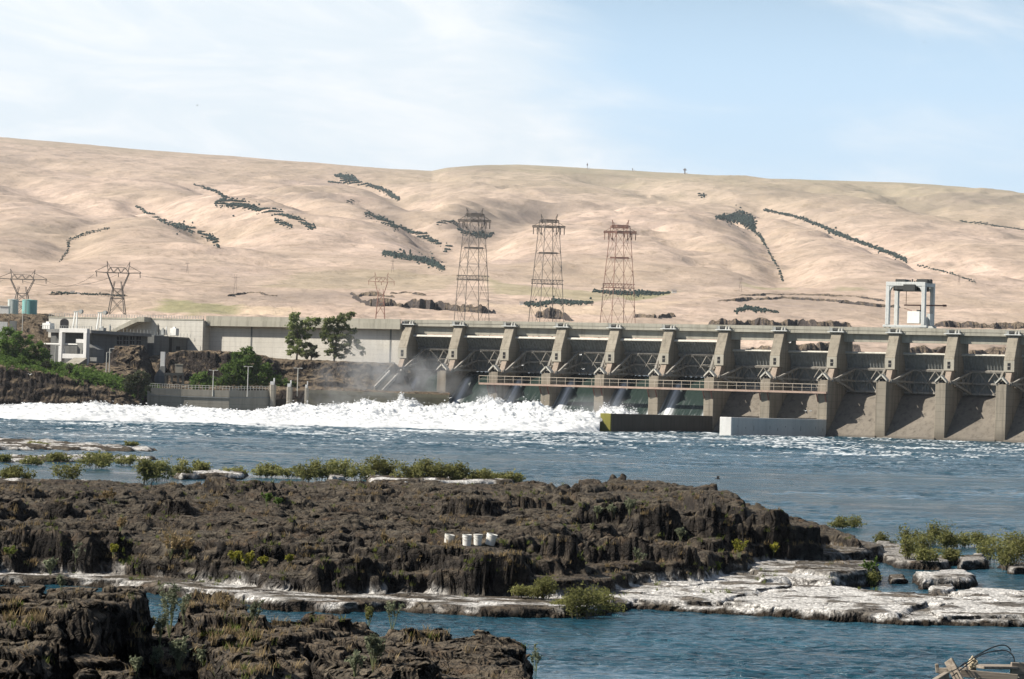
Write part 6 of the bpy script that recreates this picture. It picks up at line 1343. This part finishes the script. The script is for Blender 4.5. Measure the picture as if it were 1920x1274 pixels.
# ------------------------------------------------------------------ buckets on the island
def bucket(x, yb, w, h, tilt, label, lid=False):
    b = hit(ISL, x, yb) or at(x, yb, 116); k = b.y / F; r = w * k / 2; H = h * k
    t = thing('bucket', label, 'bucket', b + Vector((0, 0, -.03)), 0, 'white buckets on the rock'); t.rotation_euler = (0.06, math.radians(tilt), random.random() * 6) if False else (0.05, math.radians(tilt), 0)
    m = MB(); m.lathe([(0, 0), (r * .86, 0), (r * .88, .01), (r * .97, H * .8), (r * 1.04, H * .8), (r * 1.04, H * .86), (r * .98, H * .86), (r, H * .97), (r * 1.05, H * .97), (r * 1.05, H), (r * .96, H), (r * .9, H * .5), (r * .8, .03), (0, .03)], 28); m.build('body', M['bucket_plastic'], t, smooth=False, local=True)
    m = MB(); m.tube([(r * 1.05 * math.cos(a), -.02 - r * 1.02 * abs(math.sin(a)) * .25 - r * .75 * math.sin(a), H * .84 - r * 1.0 * math.sin(a) * .8) for a in np.linspace(0, PI, 14)], .006, 5); m.build('handle', M['grey_machine'], t, local=True)
    if lid: m = MB(); m.lathe([(0, H + .012), (r * 1.06, H + .012), (r * 1.07, H - .02)], 28); m.build('lid', M['bucket_inside'], t, local=True)
bucket(840.5, 1017.5, 18, 16.5, 9, 'shortest white bucket, standing apart left of the other three')
bucket(875, 1023.5, 17.5, 22, 1, 'tall upright white bucket with a grimy rim, second from the left')
bucket(895.5, 1023, 16.5, 20, 1, 'shaded lidded white bucket close beside the tall upright one', True)
bucket(918, 1022, 20, 21, 13, 'white bucket tipping over at the right end of the row')
# ------------------------------------------------------------------ willows and weeds
def willow(base, w, h, label, seed, mat='leaf_willow', dens=1.0, group='willow bushes in the shallows', leafsz=.13):
    # base: world point; w, h in metres
    rng = np.random.default_rng(seed); t = thing('willow_bush', label, 'bush', base, 0, group); ns = int(7 + 6 * w / 2); tips = []; m = MB(); b = Vector(base)
    for i in range(ns):
        a = rng.uniform(-1, 1); o = Vector((a * w * .28, rng.uniform(-.4, .4) * w * .4, -.25)); hh = h * rng.uniform(.4, 1.05) * (1 - .3 * a * a); e = Vector((a * w * .5 + rng.normal(0, .12) * w, rng.normal(0, .2) * w, hh))
        q = o.lerp(e, .55) + Vector((rng.normal(0, .05) * w, 0, .08 * h)); m.tube([b + o, b + q, b + e], [.022, .015, .006], 4, False); tips.append((o, q, e))
    m.build('stems', M['stem_grey'], t)
    n = int(150 * dens * ns); P = []
    for (o, q, e) in tips:
        k = n // ns; f = rng.random(k) ** .55; f = .25 + .75 * f; c = np.array([np.array(o.lerp(q, x * 2) if x < .5 else q.lerp(e, x * 2 - 1)) for x in f]); P.append(c + rng.normal(size=(k, 3)) * np.array([.15 * w * .5 + .1, .15 * w * .5 + .1, .1 * h]) * (.4 + .6 * f[:, None]))
    P = np.concatenate(P) + np.array(b); P = P[P[:, 2] > b.z + .08]
    leafy('foliage', P, leafsz, rng, M[mat], t, .5, 2.2)
def wat(x, y): return onz(x, y, 0.0)
KINDS = ['bushy olive willow', 'thin airy willow', 'spreading willow', 'tall feathery willow', 'low scrubby willow']
WB = [(30, 905, 60, 40, 0), (130, 906, 50, 52, 1), (112, 868, 40, 24, 4), (200, 866, 34, 22, 1), (270, 908, 46, 62, 0), (300, 902, 50, 52, 2), (340, 896, 36, 44, 1), (375, 892, 34, 34, 0), (180, 880, 60, 40, 2), (238, 874, 40, 24, 1), (60, 874, 40, 24, 1),
      (500, 896, 46, 34, 0), (545, 898, 40, 30, 1), (600, 904, 50, 52, 0), (635, 900, 44, 48, 2), (672, 902, 42, 42, 1), (700, 900, 46, 54, 3), (728, 900, 44, 50, 0), (765, 905, 46, 48, 2), (800, 905, 52, 52, 0), (832, 906, 48, 48, 3), (866, 906, 50, 44, 0), (900, 907, 48, 36, 2), (932, 907, 46, 30, 4), (962, 908, 36, 26, 1), (570, 905, 30, 44, 1), (10, 868, 30, 20, 4), (245, 838, 26, 12, 4), (66, 840, 26, 14, 4), (440, 894, 34, 22, 1)]
for i, (x, y, w, h, k) in enumerate(WB):
    Yd = min(42560.0 / (y - yh(x)), 300 if y > 880 else 460); p = at(x, y, Yd); p.z = max(p.z, 0.1); s_ = Yd / F
    place = 'on the ledges behind the left half of the rock island' if x < 430 else 'in the green thicket behind the middle of the rock island'
    willow(p, w * s_, h * s_ * .74, f'{KINDS[k]} {place}', 700 + i, dens=(.32 if k in (1,) else .6), group='willows beyond the rock island', leafsz=.14)
WR = [(1575, 992, 30, 26, 0), (1605, 990, 30, 22, 1), (1660, 1028, 30, 30, 4), (1700, 1024, 36, 38, 1), (1722, 1052, 46, 54, 0), (1752, 1020, 40, 42, 3), (1775, 1030, 36, 44, 2), (1700, 1050, 34, 44, 1), (1740, 1058, 40, 28, 4), (1805, 1026, 34, 28, 1), (1835, 1024, 40, 24, 2), (1868, 1056, 50, 58, 0), (1900, 1058, 52, 60, 2), (1935, 1060, 56, 62, 0), (1890, 1064, 50, 40, 1), (1780, 1056, 30, 26, 4), (1630, 1100, 20, 34, 0)]
for i, (x, y, w, h, k) in enumerate(WR):
    p = wat(x, y); zz = hit(ISL, x, y); p = zz if (zz is not None and abs(zz.y - p.y) < 8) else p; s_ = p.y / F
    willow(p, w * s_, h * s_, f'{KINDS[k]} among the flooded rocks at the right edge', 800 + i, dens=(.5 if k == 1 else .85), group='willows in the flooded rocks on the right', leafsz=.075)
for i, (x, y, w, h, lab) in enumerate([(1090, 1160, 60, 62, 'green willow standing in the water before the white ledge'), (1125, 1150, 44, 54, 'leafy willow right beside the white ledge'), (1016, 1125, 40, 40, 'small green willow on the ledge under the dark cliff'), (985, 1122, 34, 26, 'thin green shrub left of the small willow under the cliff'), (1060, 1138, 34, 22, 'low green shrub between two willows by the white ledge')]):
    p = wat(x, y) if y > 1139 else (hit(ISL, x, y) or wat(x, y)); s_ = p.y / F; willow(p, w * s_, h * s_, lab, 850 + i, 'leaf_willow', 1.1, None, .055)
def weed(p, h, label, seed, mat='leaf_sage', name='weed', cat='plant', spread=.5, ns=9, nleaf=26, leafsz=.05, grp=None, stem='stem_green'):
    rng = np.random.default_rng(seed); p = Vector(p); t = thing(name, label, cat, p, 0, grp); m = MB(); P = []
    for i in range(ns):
        a = rng.uniform(0, 2 * PI); r = spread * h * rng.uniform(.15, .6); e = Vector((math.cos(a) * r, math.sin(a) * r, h * rng.uniform(.55, 1.0))); q = e * .5 + Vector((rng.normal(0, .04) * h, 0, .06 * h))
        m.tube([p + Vector((0, 0, -.08)), p + q, p + e], [.008, .006, .003], 4, False)
        for j in range(3):
            f = rng.uniform(.35, .9); c = q.lerp(e, f); g = c + Vector((rng.normal(0, .12) * h, rng.normal(0, .1) * h, .16 * h * rng.random() + .03 * h)); m.tube([p + c, p + g], [.004, .002], 3, False)
            for _ in range(nleaf // 4): P.append(np.array(p + c.lerp(g, rng.random())) + rng.normal(0, .012, 3))
        for _ in range(nleaf): P.append(np.array(p + q.lerp(e, rng.random())) + rng.normal(0, .018, 3))
    m.build('stems', M[stem], t); leafy('foliage', np.array(P), leafsz, rng, M[mat], t, .7, 2.0)
FW = [(318, 1192, 95, 'large pale green mustard weed in the cleft of the near rocks', 'leaf_sage', 12), (300, 1205, 60, 'smaller pale green weed at the left foot of the large one', 'leaf_sage', 8), (345, 1180, 60, 'pale green weed leaning right beside the large one', 'leaf_sage', 7), (700, 1262, 70, 'spreading sage green weed on the near rock at the bottom', 'leaf_sage', 13), (665, 1270, 50, 'small sage green weed at the bottom left of the spreading one', 'leaf_sage', 8),
      (735, 1186, 70, 'tall thin weed against the water on the near rock edge', 'leaf_sage', 5), (690, 1180, 40, 'short green weed on the crest of the near rock', 'leaf_willow', 7), (290, 1268, 56, 'pale weed at the bottom edge left of centre', 'leaf_sage', 9), (335, 1262, 62, 'bushy pale weed at the bottom edge beside the brown boulder', 'leaf_sage', 11), (255, 1268, 40, 'low pale weed at the bottom edge by the dark cleft', 'leaf_sage', 7), (380, 1255, 40, 'low grey green weed against the brown boulder', 'leaf_sage', 7), (115, 1108, 28, 'small green weed on top of the left block', 'leaf_sage', 6), (420, 1165, 46, 'dry stalked weed on the low hump of the near rocks', 'leaf_grass_dry', 6), (475, 1180, 50, 'thin grey stalks beside the orange grass', 'leaf_sage', 6), (1005, 1262, 55, 'sparse weed in the water off the near rock', 'leaf_sage', 6)]
for i, (x, y, h, lab, mat, ns) in enumerate(FW):
    p = hit(FOR, x, y) or onz(x, y, 0.0); s_ = p.y / F; weed(p, h * s_, lab, 900 + i, mat, ns=ns, nleaf=40, leafsz=.035)
IW = [(140, 1075, 50, 'pale green weed over the white ledge at the left', 'leaf_sage'), (95, 1078, 30, 'grey weed beside the pale weed on the left ledge', 'leaf_sage'), (320, 1048, 50, 'grey brushy weed in the middle of the dark slope', 'leaf_grass_dry'), (350, 1045, 36, 'straw coloured weed right of the grey brushy one', 'leaf_grass_dry'), (500, 950, 24, 'bright green patch of weed in the upper hollow', 'leaf_bush'), (522, 952, 18, 'small bright green weed right of the upper hollow', 'leaf_bush'), (465, 1068, 34, 'yellow flowered weed above the white ledge', 'leaf_yellow'), (440, 1062, 26, 'small yellow weed left of the taller yellow one', 'leaf_yellow'), (495, 1065, 22, 'yellow green tuft right of the yellow flowered weed', 'leaf_yellow'), (545, 1062, 20, 'bright yellow flowers near the dark boulders', 'leaf_yellow'), (1385, 1052, 36, 'tall yellow weed by the white slabs', 'leaf_yellow'), (1450, 1048, 22, 'small yellow weed right of the tall yellow one', 'leaf_yellow'), (1150, 972, 26, 'grey green weed on the ledge below the upper cliff', 'leaf_sage'), (1180, 970, 30, 'taller grey green weed on the ledge below the upper cliff', 'leaf_sage'), (1120, 970, 22, 'pale weed left of the grey green pair on the ledge', 'leaf_sage'), (1275, 1015, 28, 'sage weed on the lower shelf of the cliff', 'leaf_sage'), (1200, 1062, 36, 'thin grey shrub at the foot of the cliff', 'leaf_sage'), (205, 945, 30, 'olive weed in the shallow dip left of the hollow', 'leaf_grass_dry'), (225, 1000, 26, 'straw tuft on the slope below the hollow', 'leaf_grass_dry'), (212, 1042, 22, 'green yellow tuft above the left white ledge', 'leaf_yellow'), (20, 1050, 26, 'green tuft at the left edge above the white ledge', 'leaf_grass_green'), (1630, 1098, 34, 'bright green clump at the right end of the white slabs', 'leaf_bush'), (720, 1020, 20, 'dull weed on the slope left of the buckets', 'leaf_grass_dry'), (1345, 1078, 24, 'green tuft under the lit face right of the cliff', 'leaf_grass_green')]
for i, (x, y, h, lab, mat) in enumerate(IW):
    p = hit(ISL, x, y)
    if p is None: continue
    weed(p, h * p.y / F, lab, 950 + i, mat, ns=10, nleaf=30, leafsz=.06, spread=.8)
# loose grass over the rocks: one mass per rock
def turf(G, n, box, seed, mat, name, label, hgt, dens_fn, wd):
    rng = np.random.default_rng(seed); V = []; Fq = []; us, ys, Z = G; c = 0; tries = 0
    while c < n and tries < n * 12:
        tries += 1; x = rng.uniform(box[0], box[2]); y = rng.uniform(box[1], box[3])
        if dens_fn(x, y) < rng.random(): continue
        p = hit(G, x, y)
        if p is None or p.z < .35: continue
        c += 1; nb = rng.integers(8, 18); r = hgt * rng.uniform(.5, 1.2)
        for _ in range(nb):
            a = rng.uniform(0, 2 * PI); o = np.array([p.x + rng.normal(0, r * .3), p.y + rng.normal(0, r * .3), p.z - .03]); h = r * rng.uniform(.5, 1.1); l = np.array([math.cos(a), math.sin(a), 0]) * h * rng.uniform(.1, .6); w = np.array([math.cos(a + 1.5), math.sin(a + 1.5), 0]) * wd
            k = len(V); V += [o - w, o + w, o + l * .45 + np.array([0, 0, h * .6]) + w * .6, o + l + np.array([0, 0, h])]; Fq.append((k, k + 1, k + 2, k + 3))
    tag(link(name, np_mesh(name, np.array(V), Fq), M[mat]), label, kind='stuff')
clump = lambda sx, sy, sd, th: (lambda x, y: float(ss(th, th + .25, fbm(np.array([x / sx]), np.array([y / sy]), 3, sd))[0]))
turf(ISL, 520, (0, 905, 1600, 1080), 5, 'leaf_grass_dry', 'dry_grass', 'dry straw grass scattered over the rock island', .22, clump(90, 22, 5, .08), .012)
turf(ISL, 420, (0, 905, 1660, 1120), 6, 'leaf_grass_green', 'green_grass', 'thin green grass in the cracks of the rock island', .2, clump(70, 20, 16, .12), .012)
near = lambda x, y: max(math.exp(-((x - 445) / 60) ** 2 - ((y - 1195) / 26) ** 2), .9 * math.exp(-((x - 30) / 40) ** 2 - ((y - 1155) / 16) ** 2), .7 * math.exp(-((x - 390) / 60) ** 2 - ((y - 1130) / 14) ** 2), .8 * math.exp(-((x - 270) / 20) ** 2 - ((y - 1185) / 20) ** 2), .6 * math.exp(-((x - 560) / 90) ** 2 - ((y - 1165) / 8) ** 2), .6 * math.exp(-((x - 790) / 40) ** 2 - ((y - 1195) / 9) ** 2), .5 * math.exp(-((x - 420) / 120) ** 2 - ((y - 1265) / 14) ** 2), .02)
turf(FOR, 260, (0, 1095, 990, 1274), 7, 'leaf_grass_dry', 'dry_grass', 'orange dry grass in the cracks of the near rocks', .2, near, .006)
turf(FOR, 70, (0, 1095, 990, 1274), 8, 'leaf_grass_green', 'green_grass', 'thin green grass on the near rocks', .18, near, .006)
# low growth on the left bank
def scrub():
    rng = np.random.default_rng(21); P = []
    for _ in range(2600):
        x = rng.uniform(0, 300); yy = np.interp(x, [0, 100, 200, 280], [676, 692, 716, 742]) + rng.normal(0, 5.5) - 2
        p = hit(BANK, x, yy)
        if p is not None: P.append(np.array(p) + rng.normal(0, .35, (7, 3)) + np.array([0, 0, .35]))
    V, Fq = leaves(np.concatenate(P), .5, rng); tag(link('ground_cover', np_mesh('ground_cover', V, Fq), M['leaf_bush']), 'rough green ground cover along the edge of the left bluff', kind='stuff')
scrub()
# ------------------------------------------------------------------ broken timber platform, bottom right corner
def platform():
    t = thing('timber_platform', 'broken weathered plank platform jutting over the water in the near right corner', 'platform', at(1860, 1268, 52))
    def plank(x0, y0, x1, y1, Y0, Y1, w, th, name='plank'):
        m = MB(); a, b = at(x0, y0, Y0), at(x1, y1, Y1); m.bar(a, b, th, w); return m.build(name, M['weathered_wood'], t, bevel=.008)
    plank(1826, 1250, 1990, 1252, 52.3, 53.6, .05, .5); plank(1800, 1262, 1908, 1272, 51.6, 51.6, .13, .06, 'beam'); plank(1760, 1258, 1830, 1257, 52.8, 52.6, .1, .1, 'beam'); plank(1778, 1238, 1806, 1290, 51.4, 51.2, .17, .05, 'upright_board'); plank(1756, 1245, 1758, 1262, 52.6, 52.6, .06, .06, 'post')
    plank(1800, 1285, 1990, 1290, 51.0, 51.2, .2, .06); plank(1740, 1290, 1776, 1268, 50.8, 51.2, .16, .1, 'beam'); plank(1895, 1258, 1990, 1262, 52.6, 52.8, .3, .06); plank(1905, 1270, 1906, 1330, 51.7, 51.7, .12, .12, 'post'); plank(1835, 1268, 1836, 1330, 52.0, 52.0, .12, .12, 'post')
    def cab(pts, r, label):
        P = [at(x, y, Y) for x, y, Y in pts]; Q = []
        for i in range(len(P) - 1):
            p0, p1, p2, p3 = P[max(i - 1, 0)], P[i], P[i + 1], P[min(i + 2, len(P) - 1)]
            for f in np.linspace(0, 1, 7)[:-1]: Q.append(.5 * ((2 * p1) + (p2 - p0) * f + (2 * p0 - 5 * p1 + 4 * p2 - p3) * f * f + (3 * p1 - p0 - 3 * p2 + p3) * f ** 3))
        Q.append(P[-1]); m = MB(); m.tube(Q, r, 6); tag(m.build('cable', M['cable_black']), label, 'cable')
    cab([(1777, 1262, 51.2), (1806, 1247, 51.6), (1836, 1227, 52), (1862, 1214, 52.2), (1882, 1210, 52.3), (1893, 1216, 52.4), (1895, 1222, 52.4)], .011, 'upper loop of dark cable arching over the broken planks')
    cab([(1786, 1268, 51.1), (1812, 1248, 51.6), (1840, 1228, 52), (1868, 1221, 52.2), (1888, 1221, 52.4), (1900, 1231, 52.6), (1902, 1244, 52.7)], .011, 'lower loop of dark cable curling down onto the planks')
    cab([(1774, 1264, 51.15), (1795, 1254, 51.15), (1810, 1243, 51.5), (1814, 1260, 51.5)], .01, 'short dark cable lashed round the upright board')
    rng = np.random.default_rng(4); m = MB(); c = at(1823, 1243, 51.9)
    for _ in range(26): a = c + Vector(rng.normal(0, .045, 3)); b = c + Vector(rng.normal(0, .05, 3)); m.tube([a, a.lerp(b, .5) + Vector(rng.normal(0, .03, 3)), b], .012, 5)
    m.lathe([(0, -.07), (.07, -.05), (.085, 0), (.06, .05), (0, .07)], 10, c); tag(m.build('rope_knot', M['rope']), 'frayed pale rope bundle tied where the cables cross', 'rope')
platform()
# ------------------------------------------------------------------ birds
def bird(x, y, Y, span, mat, label, rz=0.0, flap=.35):
    c = at(x, y, Y); t = thing('bird', label, 'bird', c, rz); s = span / 2
    m = MB(); m.tube([(0, -s * .55, 0), (0, -s * .42, .02 * s), (0, -s * .15, 0), (0, s * .15, 0), (0, s * .4, .02 * s), (0, s * .62, 0)], [.03 * s, .1 * s, .14 * s, .13 * s, .06 * s, .04 * s], 8); m.build('body', M[mat], t, local=True)
    for g in (-1, 1):
        m = MB(); z = flap * s
        m.add([(g * .08 * s, -.2 * s, .03 * s), (g * .5 * s, -.26 * s, z), (g * s, -.02 * s, z * .7), (g * .5 * s, .12 * s, z * .95), (g * .08 * s, .16 * s, .03 * s), (g * .5 * s, -.1 * s, z + .05 * s)], [(0, 1, 5), (1, 2, 5), (2, 3, 5), (3, 4, 5), (4, 0, 5), (0, 4, 3, 2, 1)]); m.build('wing', M[mat], t, local=True)
bird(56, 703, 832, 1.6, 'bird_white', 'white gull flying before the dark bluff at the left', .5); bird(1088.5, 666, 905, 1.5, 'bird_white', 'white gull high before the open gate in the middle bays', 1.0); bird(1093, 693, 900, 1.5, 'bird_white', 'white gull below another before the open gate in the middle bays', .3)
bird(980, 686, 915, 1.4, 'bird_white', 'white gull crossing the gate struts left of the middle', 2.0); bird(1481, 643, 885, 1.4, 'bird_white', 'white gull beside a pier top on the right half', .8); bird(1510, 771, 868, 1.4, 'bird_white', 'left one of two gulls low over the shaded chute', .4); bird(1520, 771, 868, 1.3, 'bird_white', 'right one of two gulls low over the shaded chute', 1.4); bird(843, 747, 870, 1.5, 'bird_white', 'white gull skimming the foam by the first water jet', .2)
bird(1346, 898, 260, .8, 'bird_dark', 'black bird flying low over the river behind the island', 1.2, .6); bird(370, 198, 700, .7, 'bird_dark', 'tiny dark bird high in the cloudy sky', 1.0); bird(1733, 80, 700, .6, 'bird_dark', 'tiny dark bird high in the blue sky at the right', .4)
bird(755, 905, 230, .9, 'bird_white', 'pale bird perched in the thicket behind the island', .4, .1)
# ------------------------------------------------------------------ the air between here and the hills
def haze():
    m = MB(); m.box((0, 4600, 540), (6400, 9400, 1100))
    for i, v in enumerate(m.v): m.v[i] = (v[0], v[1], max(v[2], -7.0) if v[2] < 0 else 900.0)
    t = NT('haze_air'); p = t.n('ShaderNodeVolumePrincipled'); p.inputs['Color'].default_value = (.86, .92, 1.0, 1); p.inputs['Density'].default_value = HAZE; p.inputs['Anisotropy'].default_value = .3
    t.L(p.outputs[0], t.out.inputs['Volume']); tag(m.build('haze', t.m), 'thin summer haze over the valley', kind='stuff')
HAZE = 3.2e-5
haze()
